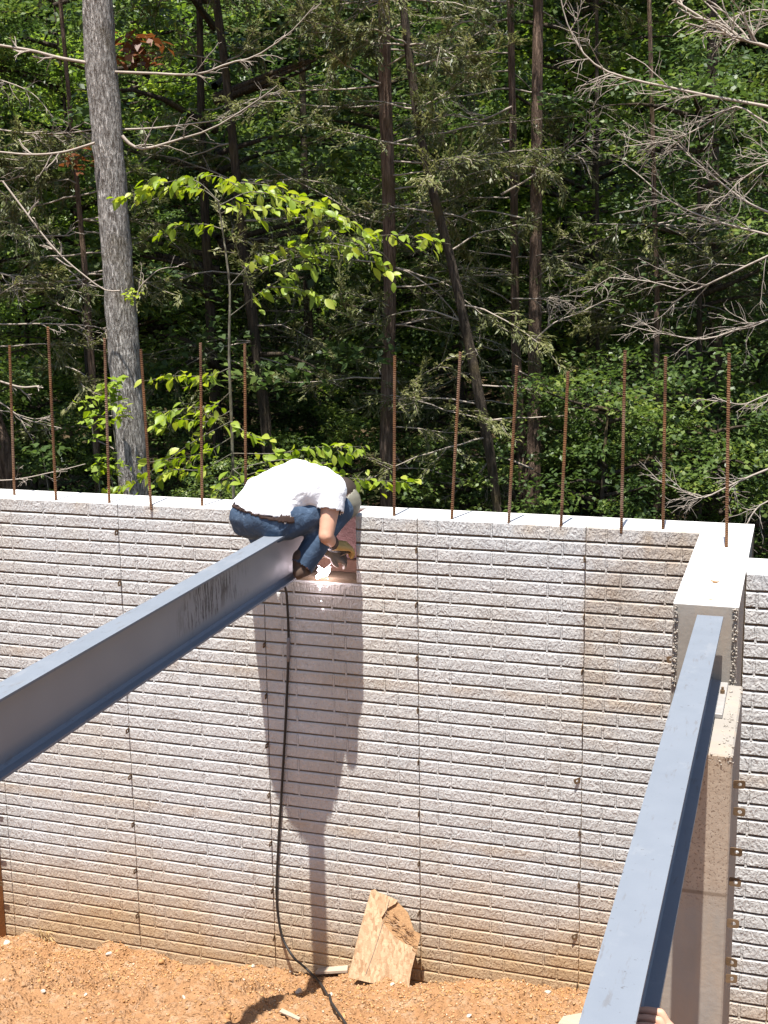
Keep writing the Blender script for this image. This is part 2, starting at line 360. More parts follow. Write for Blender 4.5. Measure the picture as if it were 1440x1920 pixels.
def brick_wall(root, x0, x1, y, z0, mat, seams_phase, limit, pocket, rngseed):
    rng = random.Random(rngseed); cand = []
    nrow = int((TOPZ-z0)/C3)
    full = {}
    for row in range(nrow):
        off = .35 if row % 2 == 0 else .60
        zt = -row*C3+(TOPZ-.002 if row == 0 else 0); zb = -(row+1)*C3+GAP
        k0 = math.floor((x0-seams_phase)/PAN)-1; k1 = math.ceil((x1-seams_phase)/PAN)+1
        for k in range(k0, k1):
            s0 = seams_phase+k*PAN; s1 = s0+PAN; b = [s0]+[s0+(off+i)*.3048 for i in range(3)]+[s1]
            for i in range(4):
                a = b[i]+(.0012 if i == 0 else .0045); e = b[i+1]-(.0012 if i == 3 else .0045)
                segs = [(a, e)]
                if pocket and zt > PZ:
                    segs = []
                    if a < PX0: segs.append((a, min(e, PX0-.002)))
                    if e > PX1: segs.append((max(a, PX1+.002), e))
                for (a2, e2) in segs:
                    a2 = max(a2, x0); e2 = min(e2, x1)
                    if e2-a2 < .02: continue
                    c = ((a2+e2)/2, y, (zt+zb)/2); u, v, kk = pix(c)
                    vis = -40 < u < 1480 and 930 < v < 1930
                    cand.append(((e2-a2)*(zt-zb)/kk**2 if vis else 0, a2, e2, zb, zt, k, i != 3))
    cand.sort(key=lambda c: -c[0])
    poff = {}; rest = MB()
    for n, (ar, a, e, zb, zt, k, tb) in enumerate(cand):
        if k not in poff: poff[k] = rng.uniform(-.0015, .0015)
        L, H = e-a, zt-zb; key = (round(L, 3), round(H, 3), tb)
        if ar > 0 and n < limit:
            if key not in full:
                full[key] = [pymesh('brick', *brick_np(L, H, rng, tb), mat) for _ in range(5 if L > .15 else 3)]
            o = link('brick', rng.choice(full[key]), mat, root); o.location = (a, y+poff[k], zb)
        else:
            V, F = brick_np(L, H, rng, tb); rest.add([(p[0]+a, p[1]+y+poff[k] if p[1] < 0 else y, p[2]+zb) for p in V], F)
    if rest.V: tag(link('brick_face', rest.mesh('brick_face', mat), None, root), kind='stuff')

main = empty('concrete_wall', (0, 0, 0)); tag(main, 'long grey brick-patterned concrete foundation wall with soil-stained foot and white top', 'wall')
m = MB(); Y1 = .254
m.box((-5, 0, -3.6), (PX0, Y1, TOPZ)); m.box((PX1, 0, -3.6), (1.745, Y1, TOPZ)); m.box((PX0, 0, -3.6), (PX1, Y1, PZ)); m.box((PX0, .205, PZ), (PX1, Y1, TOPZ))
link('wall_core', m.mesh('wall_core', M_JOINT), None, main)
brick_wall(main, -3.2, 1.489, 0, -3.1, M_BRICK, 0.0, 300, True, 3)
for s in (-2, -1, 0, 1):
    for g in range(2, 36, 4):
        x, z = s*PAN, -g*C3
        if s == -1 and g < 6: continue
        o = link('form_tie', TIE, None, main); o.location = (x-.004, -BD*.2, z-.012+random.uniform(-.002, .002)); o.rotation_euler = (random.uniform(-.12, .12), random.uniform(-.1, .1), random.uniform(-.12, .12))
        if s == 1 and g in (18, 30): o.rotation_euler = (.25, 0, -1.05); o.location.y -= .004
# lining of the beam pocket
def mat_pocket():
    t = NT('rust_red_pocket_lining'); c = t.mix(t.noise(14, 5, .7), (.085, .042, .042), (.165, .088, .088)); c = t.mix(t.rng(t.noise(60, 3), .62, .72), c, (.26, .18, .175))
    return t.fin(c, .8, t.bump(t.noise(60, 4), .6, .006), .2)
M_POCK = mat_pocket(); M_WOOD = plain('weathered_wood', (.15, .085, .06), .85, .2, var=.35, sc=30, bump=.4)
m = MB(); m.box((PX0+.004, .190, PZ+.002), (PX1-.003, .204, TOPZ-.012)); link('pocket_lining', m.mesh('pocket_lining', M_POCK), None, main)
m = MB(); m.box((PX0+.004, .160, PZ+.002), (PX1-.006, .188, PZ+.075)); link('pocket_board', m.mesh('pocket_board', M_WOOD, bevel=.003), None, main)

# return wall: upper block and stepped lower block that carries the right-hand beam
ret = empty('return_wall', (1.62, -1, 0)); tag(ret, 'smooth stepped concrete return wall with white top carrying the beam at right', 'wall')
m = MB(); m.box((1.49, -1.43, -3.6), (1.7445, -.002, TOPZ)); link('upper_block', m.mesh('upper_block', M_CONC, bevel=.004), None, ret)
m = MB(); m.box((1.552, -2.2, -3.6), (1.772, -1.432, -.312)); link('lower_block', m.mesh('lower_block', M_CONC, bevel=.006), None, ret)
def pebbles(n, fn, s0, s1, seed):
    rg = np.random.default_rng(seed)
    base = np.array([(1, 0, 0), (-1, 0, 0), (0, 1, 0), (0, -1, 0), (0, 0, 1), (0, 0, -1), (.6, .6, .6), (-.6, .6, .6), (.6, -.6, .6), (-.6, -.6, .6)], float)
    F0 = np.array([(4, 6, 8), (4, 8, 9), (4, 9, 7), (4, 7, 6), (0, 8, 6), (1, 7, 9), (2, 6, 7), (3, 9, 8), (0, 6, 2), (2, 7, 1), (1, 9, 3), (3, 8, 0), (0, 2, 5), (2, 1, 5), (1, 3, 5), (3, 0, 5)])
    P = np.array([fn(rg) for _ in range(n)]); S = rg.uniform(s0, s1, (n, 1, 1))*rg.uniform(.6, 1.3, (n, 1, 3))
    W = base[None]*(1+rg.uniform(-.3, .3, (n, 10, 1)))*S
    a = rg.uniform(0, 6.28, n); R = np.zeros((n, 3, 3)); R[:, 0, 0] = np.cos(a); R[:, 0, 1] = -np.sin(a); R[:, 1, 0] = np.sin(a); R[:, 1, 1] = np.cos(a); R[:, 2, 2] = 1
    W = np.einsum('nij,nkj->nki', R, W)+P[:, None]
    F = (F0[None]+np.arange(n)[:, None, None]*10).reshape(-1, 3)
    return W.reshape(-1, 3), F, n, rg
def agg(rg):
    e = rg.random(); z = -rg.random()*.34
    return (1.494+rg.random()*.016 if e < .5 else 1.742-rg.random()*.02, -1.433+rg.uniform(-.006, .01), z)
V, F, n, rg = pebbles(420, agg, .0018, .0062, 4); tag(link('broken_edge', npmesh('broken_edge', V, F, M_AGG), None, ret), kind='stuff')
def agg2(rg): return (rg.uniform(1.555, 1.772), -2.2+rg.uniform(-.003, .012), -.318+rg.uniform(-.03, .006)) if rg.random() < .6 else (rg.uniform(1.72, 1.772), rg.uniform(-2.2, -1.45), -.312+rg.uniform(-.004, .003))
V, F, n, rg = pebbles(260, agg2, .0015, .0055, 5); tag(link('broken_ledge_edge', npmesh('broken_ledge_edge', V, F, M_AGG), None, ret), kind='stuff')
for z in (-.47, -.62, -.70, -.83, -.97, -1.13, -1.24):
    o = link('form_tie', TIE, None, ret); o.location = (1.770, -2.1+random.uniform(-.03, .15), z); o.rotation_euler = (0, random.uniform(-.15, .15), math.pi/2+random.uniform(-.25, .25)); o.scale = (1.05, 1.05, 1.05)
for (yy, zz) in ((-1.2, -.30), (-.7, -.12)):
    o = link('form_tie', TIE, None, ret); o.location = (1.492, yy, zz); o.rotation_euler = (0, 0, -math.pi/2)
right = empty('concrete_wall', (2.5, -.825, 0)); tag(right, 'brick-patterned concrete wall set forward at the right edge beside the stepped block', 'wall')
m = MB(); m.box((1.747, -.825, -3.6), (6, -.545, TOPZ)); link('wall_core', m.mesh('wall_core', M_JOINT), None, right)
brick_wall(right, 1.749, 2.7, -.825, -3.0, M_BRICK2, 1.92, 300, False, 5)
# left return wall, seen only as a shaded edge at the foot
lret = empty('return_wall', (-2.9, -.25, 0)); tag(lret, 'soil-coloured return wall edge at the far left foot of the foundation wall', 'wall')
M_DIRT = plain('soil_stained_concrete', (.33, .17, .075), .95, .1, var=.25, sc=10, bump=.4)
m = MB(); m.box((-3.3, -.25, -3.5), (-2.815, -.016, TOPZ)); link('wall_core', m.mesh('wall_core', M_DIRT), None, lret)
for zz in (-2.2, -2.2-4*C3, -2.2+4*C3):
    o = link('form_tie', TIE, None, lret); o.location = (-2.816, -.06, zz); o.rotation_euler = (0, 0, math.pi/2)

# ================================================================== OBJECTS
# ------------------------------------------------------------------ steel beams
def ibeam(name, mat, W=.100, D=.272, tf=.010, tw=.008, L=6.0):
    h = W/2; q = tw/2; fl = .012
    prof = [(-h, 0), (h, 0), (h, -tf), (q+fl, -tf-.001), (q, -tf-fl), (q, -D+tf+fl), (q+fl, -D+tf+.001), (h, -D+tf), (h, -D), (-h, -D), (-h, -D+tf), (-q-fl, -D+tf+.001), (-q, -D+tf+fl), (-q, -tf-fl), (-q-fl, -tf-.001), (-h, -tf)]
    n = len(prof); ys = np.linspace(0, -L, 25); V = []; F = []
    for yy in ys: V += [(x, yy, z) for x, z in prof]
    for i in range(len(ys)-1):
        for j in range(n):
            a = i*n+j; b = i*n+(j+1) % n; F.append((a, b, b+n, a+n))
    # caps as quads / strips (top flange, web, bottom flange)
    for base in (0, (len(ys)-1)*n):
        for f in [(0, 1, 2, 15), (15, 2, 3, 14), (14, 3, 4, 13), (13, 4, 5, 12), (12, 5, 6, 11), (11, 6, 7, 10), (10, 7, 8, 9)]: F.append(tuple(base+k for k in f))
    me = pymesh(name, V, F, mat)
    return me
ex = (-.5-(-.579))/( -3.105+.631)      # slight skew of the left beam measured along its length
ob = link('steel_beam', ibeam('steel_beam', M_STEEL1, L=7)); ob.location = (-.648, .02, -.02)
ob.rotation_euler = (0, 0, math.atan(-ex)); tag(ob, 'scuffed blue-grey steel I-beam running from lower left under the crouching man', 'beam')
ob2 = link('steel_beam', ibeam('steel_beam_clean', M_STEEL, L=6)); ob2.location = (1.638, -1.475, -.02); ob2.rotation_euler = (0, 0, .003)
tag(ob2, 'long pale blue-grey steel I-beam resting on the concrete ledge at right', 'beam')
# bearing plate under the right beam
bp = empty('bearing_plate', (1.63, -1.65, -.30)); tag(bp, 'thick pale steel bearing plate between the right beam and concrete ledge', 'plate')
m = MB(); m.box((1.56, -1.84, -.3105), (1.716, -1.46, -.2930)); link('plate', m.mesh('plate', plain('galvanised_plate', (.30, .28, .26), .6, .4, .2, var=.25, sc=25), bevel=.002), None, bp)
m = MB(); m.tube([(1.7015, -1.60, -.2935), (1.7015, -1.60, -.280)], .010, 6); m.tube([(1.7015, -1.60, -.280), (1.7015, -1.60, -.268)], .005, 8); link('anchor_bolt', m.mesh('anchor_bolt', M_TIE), None, bp)

# ------------------------------------------------------------------ rebars
RB = [(27, 928, 18, 648), (105, 937, 90, 613), (205, 942, 196, 634), (283, 947, 264, 655), (379, 948, 376, 643), None, (739, 967, 740, 667), (847, 973, 863, 660), (954, 979, 969, 686), (1052, 984, 1065, 697), (1165, 990, 1172, 657), (1243, 992, 1248, 668), (1362, 1026, 1367, 662)]
def rebar_mesh():
    n = 9; zs = []; rs = []; z = 0.0
    while z < 1.0:
        zs += [z, z+.005, z+.007, z+.0095]; rs += [.0072, .0072, .0090, .0090]; z += .0115
    zs.append(1.0); rs.append(.0072)
    V, F = tube_np([(0, 0, q) for q in zs], rs, n)
    a = len(V); V = np.vstack([V, [(0, 0, 1.0)]]); F = [tuple(f) for f in F]+[(a-n+k, a-n+(k+1) % n, a) for k in range(n)]
    # slant the ribs a little
    V[:, 2] += V[:, 0]*.25
    return pymesh('rebar', V, F, M_REBAR)
REB = rebar_mesh()
pos = ['first', 'second', 'third', 'fourth', 'fifth', 'sixth']
for i, r in enumerate(RB):
    if r is None: b = np.array([-1.02, .10, 0.]); t = atY(459, 645, .10); b = atY(461, 948, .10); b[2] = 0
    else: b = atZ(r[0], r[1], TOPZ); b[1] = b[1]; t = atY(r[2], r[3], b[1])
    dv = Vector(t-b); o = link('rebar', REB); o.location = Vector(b)-dv.normalized()*.03; o.rotation_euler = dv.to_track_quat('Z', 'Y').to_euler(); o.rotation_euler.rotate_axis('Z', random.uniform(0, 6))
    o.scale = (1.0, 1.0, (dv.length+.03))
    if i < 6: lab = 'rusty ribbed rebar standing in the wall top, %s from the left' % pos[i]
    elif i < 12: lab = 'rusty ribbed rebar in the wall top, %s to the right of the crouching man' % pos[i-6]
    else: lab = 'rusty ribbed rebar set in the white top of the stepped block, rightmost of all'
    tag(o, lab, 'rebar', 'rebar dowels standing in the wall top')

# ------------------------------------------------------------------ black welding lead
pts = [(-.62, -.12, -.30), atY(534, 1085, -.16), atY(538, 1120, -.05), atY(541, 1200, -.024), atY(538, 1300, -.024), atY(533, 1400, -.024), atY(527, 1500, -.024), atY(521, 1600, -.024), atY(519, 1690, -.024), atY(529, 1755, -.028), atY(549, 1793, -.07)]
def soil_hit(u, v):
    d = ray(u, v); s = np.linspace(5, 9, 1600); P = CAM+d*s[:, None]; dz = P[:, 2]-soil_z(P[:, 0], P[:, 1]); k = np.argmax(dz < 0); return P[k]
for (u, v) in [(566, 1811), (580, 1824), (603, 1852), (622, 1886), (645, 1920), (668, 1960), (700, 2020)]:
    q = soil_hit(u, v); q = atY(u, v, -.04) if q[1] > -.04 else q; pts.append((q[0], q[1], q[2]+(.008 if v < 1830 else .017)))
cab = empty('welding_cable', (-.7, -.1, -2.7)); tag(cab, 'black welding cable hanging down the wall below the man onto the soil', 'cable')
P = spline(pts, 220); P[:, 2] = np.where(P[:, 2] < -2.3, np.maximum(P[:, 2], soil_z(P[:, 0], np.minimum(P[:, 1], -.02))+.012), P[:, 2]); m = MB(); m.tube(P, .0072, 10)
M_RUB = plain('black_rubber', (.018, .016, .015), .55, .35, var=.3, sc=30); link('cable', m.mesh('cable', M_RUB, smooth=True), None, cab)
i0 = int(np.argmin(abs(P[:, 2]-(-.79)))); m = MB(); m.tube(P[i0-3:i0+4], [.009, .0105, .0105, .0115, .0105, .0105, .009], 10); link('tape_splice', m.mesh('tape_splice', plain('grey_tape', (.16, .15, .15), .5, .4), smooth=True), None, cab)

# ------------------------------------------------------------------ scrap on the soil
def slab(name, corners, th, mat, parent=None, sub=0):
    """polygon (counter-clockwise) given thickness along its normal"""
    C = [Vector(map(float, c)) for c in corners]; nrm = (C[1]-C[0]).cross(C[-1]-C[0]).normalized(); n = len(C)
    V = C+[c+nrm*th for c in C]; F = [tuple(range(n-1, -1, -1)), tuple(range(n, 2*n))]+[(i, (i+1) % n, n+(i+1) % n, n+i) for i in range(n)]
    return link(name, pymesh(name, V, F, mat), None, parent)
def mat_osb():
    t = NT('strand_board'); v = t.scale((1, 1, .35)); a = t.voro(62, vec=t.scale((1.5, 1, .5)), out=1); s = t.sep(a)
    c = t.mix(s[0], (.29, .18, .10), (.50, .345, .215)); c = t.mix(t.math('MULTIPLY', t.rng(t.noise(30, 4, .7, dist=1.5), .55, .7), .7), c, (.30, .17, .085)); c = t.mix(t.rng(t.noise(5, 4), .5, .75), c, (.42, .28, .17))
    return t.fin(c, .9, t.bump(t.noise(70, 4, .6, dist=1), .7, .004), .15)
M_OSB = mat_osb()
A = atY(697, 1668, -.035); B_ = atY(655, 1822, -.23); D_ = atY(766, 1850, -.20)
nrm = np.cross(B_-A, D_-A)
def onb(u, v): q = ray(u, v); return CAM+q*(((A-CAM)@nrm)/(q@nrm))
osb = empty('strand_board_offcut', tuple(onb(715, 1830))); tag(osb, 'broken strand-board offcut leaning on the foot of the wall, splintered at its upper right', 'board')
out = [onb(*q) for q in [(653, 1832), (766, 1860), (771, 1822), (780, 1786), (774, 1775), (757, 1768), (741, 1757), (728, 1742), (719, 1730), (716, 1720), (727, 1703), (742, 1694), (746, 1688), (728, 1680), (708, 1672), (703, 1667), (696, 1669), (676, 1740)]]
slab('board', out, .011, M_OSB, osb)
back = [onb(*q)-nrm/np.linalg.norm(nrm)*.002*np.sign(nrm[1]*-1) for q in [(712, 1726), (728, 1745), (757, 1770), (781, 1784), (789, 1752), (776, 1745), (765, 1712), (746, 1692), (728, 1690)]]
nn = nrm/np.linalg.norm(nrm); nn = nn if nn[1] < 0 else -nn
M_OSBD = plain('torn_strands', (.34, .20, .10), .9, .15, var=.5, sc=70, bump=.8)
sp = slab('torn_layer', [b-nn*.006 for b in back], .004, M_OSBD, osb)
rg = random.Random(5)
for k in range(46):
    u = rg.uniform(722, 780); v = 1700+(u-722)*1.1+rg.uniform(-8, 22); c = onb(u, v)+nn*rg.uniform(.0, .016); a = rg.uniform(-.9, .6); L = rg.uniform(.02, .055); wd = rg.uniform(.003, .008)
    dx = np.array([math.cos(a), -.1*math.sin(a)+rg.uniform(-.25, .1), math.sin(a)]); up = np.array([-math.sin(a), rg.uniform(-.2, .2), math.cos(a)])
    slab('strand', [c-dx*L/2-up*wd/2, c+dx*L/2-up*wd/2, c+dx*L/2*1.1+up*wd/2, c-dx*L/2+up*wd/2], .0012, M_OSBD if k % 3 else M_OSB, osb)
# pencil line on the board
lp = [onb(*q)+nn*.0125 for q in [(731, 1686), (720, 1727), (700, 1790), (686, 1828)]]
m = MB(); m.tube(lp, .0012, 4); link('chalk_line', m.mesh('chalk_line', plain('chalk_line', (.14, .12, .11), .9)), None, osb)
M_PALE = plain('pale_sawn_wood', (.36, .28, .205), .85, .2, var=.2, sc=25, bump=.3)
def scrap(name, px, th, label, lift=.01, cat='scrap wood'):
    C = []
    for q in px: s = soil_hit(*q); C.append((s[0], s[1], s[2]))
    C = np.array(C); z = C[:, 2].mean(); A_ = np.c_[C[:, :2], np.ones(len(C))]; co = np.linalg.lstsq(A_, C[:, 2], rcond=None)[0]; C[:, 2] = A_@co+lift
    o = slab(name, C, th, M_PALE); tag(o, label, cat); return o
scrap('wood_offcut', [(592, 1833), (652, 1826), (657, 1797), (610, 1806)], .014, 'pale flat wood offcut lying on the soil left of the leaning strand board', .012)
scrap('wood_offcut', [(1045, 1934), (1092, 1932), (1093, 1912), (1056, 1911)], .018, 'pale wood offcut on the soil beside the right beam at the bottom edge', .012)
scrap('wood_splinter', [(524, 1902), (560, 1919), (564, 1913), (530, 1897)], .006, 'small pale wood splinter on the soil left of the cable', .012)

def clod(rg):
    while True:
        x = rg.uniform(-3.0, 1.35); y = -abs(rg.normal(0, .75)); 
        if y > -1.9: return (x, y-.008, float(soil_z(x, y-.008))+.001)
def big(rg): x, y, z = clod(rg); return (x, y-.015, z-.004)
Vb, Fb, nb_, rgb_ = pebbles(150, big, .008, .024, 18)
V, F, n, rg = pebbles(11000, clod, .0018, .0082, 8); ti = np.repeat(rg.random(n)**1.1, 10)
F = np.vstack([F, Fb+len(V)]); V = np.vstack([V, Vb]); ti = np.append(ti, np.repeat(rgb_.random(nb_)*.75, 10))
tag(link('soil_crumbs', npmesh('soil_crumbs', V, F, M_CLOD, ti)), 'loose orange clay crumbs and grit strewn over the soil', 'soil', kind='stuff')
rg = random.Random(9); base = None
for k, (u, v, s) in enumerate([(12, 1770, .034), (80, 1860, .022), (205, 1790, .026), (160, 1866, .018), (560, 1862, .030), (545, 1822, .015), (735, 1848, .022), (345, 1870, .014), (1028, 1862, .022), (475, 1812, .018), (505, 1812, .014), (880, 1905, .015), (620, 1868, .022)]):
    bm = bmesh.new(); bmesh.ops.create_icosphere(bm, subdivisions=2, radius=1)
    ax = [rg.uniform(.6, 1.3), rg.uniform(.6, 1.1), rg.uniform(.4, .8)]; cuts = [(Vector((rg.uniform(-1, 1), rg.uniform(-1, 1), rg.uniform(-1, 1))).normalized(), rg.uniform(.5, .8)) for _ in range(6)]
    for vv in bm.verts:
        for nv, dd in cuts:
            q = vv.co.dot(nv)
            if q > dd: vv.co -= nv*(q-dd)
        vv.co = Vector((vv.co.x*ax[0], vv.co.y*ax[1], vv.co.z*ax[2]))*s
    me = bpy.data.meshes.new('stone'); bm.to_mesh(me); bm.free(); me.materials.append(M_STONE)
    h = soil_hit(u, v); o = link('stone', me); o.location = (h[0], h[1], h[2]+s*.2); o.rotation_euler = (rg.uniform(-.3, .3), rg.uniform(-.3, .3), rg.uniform(0, 6))
    tag(o, 'pale stone lying loose on the orange soil at the foot of the wall', 'stone', 'pale stones on the orange soil')
M_DRYCHIP = plain('dry_leaf_scrap', (.20, .11, .045), .8, .2, var=.4, sc=60)
for k, (u, v, L, lab) in enumerate([(1341, 1093, .040, 'curled brown leaf scrap on the white top of the stepped block'), (1335, 1126, .030, 'thin bark sliver on the white block top near the beam end')]):
    c = atZ(u, v, TOPZ); xs = np.linspace(-.5, .5, 6); wd = [.05, .5, .8, 1, .6, .1] if k == 0 else [.05, .15, .2, .2, .12, .03]; V = []; F = []
    for x, q in zip(xs, wd): V += [(x*L, -q*L*.25, .002+.010*(1-k)*abs(x)), (x*L, q*L*.25, .001+.012*(1-k)*abs(x)+.004)]
    for i in range(5): F.append((2*i, 2*i+2, 2*i+3, 2*i+1))
    o = link('leaf_scrap', pymesh('leaf_scrap', V, F, M_DRYCHIP)); o.location = c; o.rotation_euler = (0, 0, -.3); tag(o, lab, 'debris')
# straw tuft at the left foot of the wall
M_STRAW = plain('dry_straw', (.58, .42, .20), .8, .3, var=.3, sc=8)
def straw(cu, cv, n, L, name, label, seed):
    rg = random.Random(seed); m = MB(); c = soil_hit(cu, cv)
    for k in range(n):
        a = rg.uniform(0, 6.28); r = rg.uniform(0, .07); p = np.array([c[0]+r*math.cos(a), c[1]+.5*r*math.sin(a), 0]); p[2] = soil_z(p[0], p[1])-.005
        q = np.array([rg.uniform(-.8, .8), rg.uniform(-.5, .3), rg.uniform(.15, 1.0)]); q /= np.linalg.norm(q); l = L*rg.uniform(.5, 1.1)
        m.tube(spline([p, p+q*l*.5+(0, 0, .02), p+q*l+(0, 0, -.02)], 5), [.0014, .0014, .0012, .001, .0006], 4)
    tag(link(name, m.mesh(name, M_STRAW)), label, 'straw')
straw(88, 1765, 45, .16, 'straw_tuft', 'dry straw tuft on the soil heap against the wall at left', 3)
straw(208, 1835, 7, .12, 'straw_wisp', 'few loose straws on the soil right of the straw tuft', 4)

# ================================================================== PEOPLE
_SPH = None
def sph_np(n=12, m=8):
    V = [(0, 0, 1)]+[(math.sin(math.pi*i/m)*math.cos(2*math.pi*j/n), math.sin(math.pi*i/m)*math.sin(2*math.pi*j/n), math.cos(math.pi*i/m)) for i in range(1, m) for j in range(n)]+[(0, 0, -1)]
    F = [(0, 1+j, 1+(j+1) % n) for j in range(n)]+[(1+(i*n)+j, 1+(i+1)*n+j, 1+(i+1)*n+(j+1) % n, 1+i*n+(j+1) % n) for i in range(m-2) for j in range(n)]+[(1+(m-2)*n+(j+1) % n, 1+(m-2)*n+j, 1+(m-1)*n) for j in range(n)]
    return np.array(V), F
_SPH = sph_np()
def blob(chains, voxel, smooth=6, infl=0.0):
    """chains: lists of (point, radius); spheres are strung between them, fused by a voxel remesh into ONE surface and smoothed"""
    mb = MB()
    for ch in chains:
        for (p0, r0), (p1, r1) in zip(ch[:-1], ch[1:]):
            p0, p1 = np.array(p0, float), np.array(p1, float); L = np.linalg.norm(p1-p0); n = max(2, int(L/(max(min(r0, r1), .004)*.4))+1)
            for t in np.linspace(0, 1, n): mb.add(_SPH[0]*(r0+(r1-r0)*t+infl)+p0+(p1-p0)*t, _SPH[1])
    me = bpy.data.meshes.new('tmp'); me.from_pydata(mb.V, [], mb.F); me.update()
    o = bpy.data.objects.new('tmp', me); COL.objects.link(o)
    md = o.modifiers.new('r', 'REMESH'); md.mode = 'VOXEL'; md.voxel_size = voxel
    ms = o.modifiers.new('s', 'SMOOTH'); ms.factor = .5; ms.iterations = smooth
    bpy.context.view_layer.update(); dg = bpy.context.evaluated_depsgraph_get(); me2 = bpy.data.meshes.new_from_object(o.evaluated_get(dg))
    bpy.data.objects.remove(o)
    for p in me2.polygons: p.use_smooth = True
    return me2
def reshape(me, name, mat, fn=None, keep=None, solid=0.0):
    """move vertices by fn(P, N) -> P; keep only faces whose centre passes keep()"""
    n = len(me.vertices); P = np.empty(n*3, np.float32); me.vertices.foreach_get('co', P); P = P.reshape(-1, 3); N = np.empty(n*3, np.float32); me.vertices.foreach_get('normal', N); N = N.reshape(-1, 3)
    if fn is not None: P = fn(P, N); me.vertices.foreach_set('co', np.asarray(P, np.float32).ravel())
    bm = bmesh.new(); bm.from_mesh(me)
    if keep is not None:
        bmesh.ops.delete(bm, geom=[f for f in bm.faces if not keep(f.calc_center_median())], context='FACES')
    if solid: bmesh.ops.solidify(bm, geom=bm.faces[:], thickness=solid)
    for f in bm.faces: f.smooth = True
    me3 = bpy.data.meshes.new(name); bm.to_mesh(me3); bm.free(); me3.materials.append(mat); return me3
M_SKIN = plain('skin', (.50, .27, .18), .55, .35, var=.12, sc=25, bump=.1)
def mat_denim():
    t = NT('blue_denim'); c = t.mix(t.noise(7, 5, .65), (.026, .042, .072), (.07, .108, .165)); c = t.mix(t.math('MULTIPLY', t.rng(t.noise(14, 4, .7), .55, .75), .6), c, (.16, .215, .29))
    return t.fin(c, .9, t.bump(t.noise(18, 4, .6, dist=1.0), .5, .02), .15)
M_DENIM = mat_denim()
def mat_shirt():
    t = NT('white_cotton'); return t.fin((.66, .655, .67), .9, t.bump(t.noise(9, 4, .55, dist=1.2), .55, .03), .15)
M_SHIRT = mat_shirt(); M_LEATH = plain('dark_brown_leather', (.045, .025, .018), .6, .3, var=.4, sc=40)
M_GLOVE = plain('yellow_leather_glove', (.42, .28, .10), .75, .3, var=.35, sc=25, bump=.4); M_GLOVE2 = plain('grey_glove_palm', (.22, .20, .18), .8, .25, var=.3, sc=30, bump=.3)
M_BOOT = plain('worn_brown_boot', (.085, .055, .04), .8, .25, var=.45, sc=20, bump=.5); M_HOOD = plain('olive_grey_hood', (.16, .15, .115), .55, .35, var=.2, sc=12)
fd = np.array([.70, .71, 0.]); rd = np.array([.71, -.70, 0.]); rdh = np.array([.93, -.37, 0.])
H = np.array([-.742, -.392, .050]); Wc = np.array([-.712, -.33, .145]); Mc = np.array([-.608, -.22, .192]); S = np.array([-.505, -.14, .170])
Rs = S+rd*.155+(0, 0, .01); Ls = S-rd*.155+(0, 0, .005); Re = np.array([-.402, -.345, -.040]); Rw = np.array([-.445, -.135, -.135])
Le = np.array([-.62, .03, -.06]); Lw = np.array([-.50, -.06, -.19]); Hd = np.array([-.455, -.035, .095])
Rh = H+rdh*.09+(0, 0, -.01); Lh = H-rdh*.09+(0, 0, -.01); Rk = np.array([-.395, -.155, .066]); Ra = np.array([-.548, -.345, -.215]); Lk = np.array([-.93, -.13, .03]); La = np.array([-.765, -.26, -.215])
torso = lambda k: [[(H+s*rdh*.075, .116+k), (Wc+s*rdh*.062, .105+k), (Mc+s*rd*.075, .112+k), (S+s*rd*.085, .095+k)] for s in (-1, 1)]+[[(H, .118+k), (Wc, .112+k), (Mc+(0, 0, .018), .118+k), (S+(0, 0, .01), .10+k)]]
Rt = Ra+np.array([.02, .13, -.02]); Lt = La+np.array([-.01, .13, -.02])
legs = lambda k: [[(Rh, .105+k), (Rk, .070+k)], [(Rk, .062+k), ((Rk+Ra)/2+(.0, -.012, 0), .070+k), (Ra, .058+k)], [(Lh, .105+k), (Lk, .062+k)], [(Lk, .058+k), ((Lk+La)/2, .055+k), (La, .042+k)]]
arms = lambda k: [[(Rs, .062+k), ((Rs+Re)/2, .050+k), (Re, .041+k)], [(Re, .042+k), (Re*.6+Rw*.4, .040+k), (Rw, .029+k)], [(Ls, .062+k), ((Ls+Le)/2, .050+k), (Le, .041+k)], [(Le, .041+k), (Lw, .029+k)]]
face = np.array([.45, .25, -.86]); face /= np.linalg.norm(face); crown = fd*.86+np.array([0, 0, .45]); crown = crown-face*(crown@face); crown /= np.linalg.norm(crown); side = np.cross(face, crown)
head = [[(S+fd*.05+(0, 0, .0), .06), (Hd-crown*.06, .052)], [(Hd-crown*.03, .080), (Hd+crown*.045, .084)], [(Hd-crown*.075+face*.03, .05), (Hd-crown*.02+face*.035, .06)], [(Hd+face*.085, .012), (Hd-crown*.03+face*.098, .015)],
        [(Hd+side*.082, .014), (Hd+side*.084-crown*.03, .012)], [(Hd-side*.082, .014), (Hd-side*.084-crown*.03, .012)], [(Hd-crown*.068+face*.075-side*.02, .008), (Hd-crown*.068+face*.075+side*.02, .008)]]
man = empty('person', (-.62, -.3, -.02)); tag(man, 'man in white t-shirt and blue jeans crouched on the beam end, bent over welding', 'person')
link('body', reshape(blob(torso(-.014)+legs(-.012)+arms(0)+head+[[(Ra, .04), (Rt, .03)], [(La, .04), (Lt, .03)]], .010, 4), 'body', M_SKIN), None, man)
def folds(amp, ax, fr, seed):
    ax = np.array(ax, float)
    def f(P, N):
        t = P@ax; a = fbm(P[:, 0]*9+P[:, 2]*5, P[:, 1]*9-P[:, 2]*6, 3, seed); g = np.sin(fr*t+a*5)
        return P+N*(amp*(g*.6+a*.8))[:, None]
    return f
sp_ax = (Mc-H)/np.linalg.norm(Mc-H)
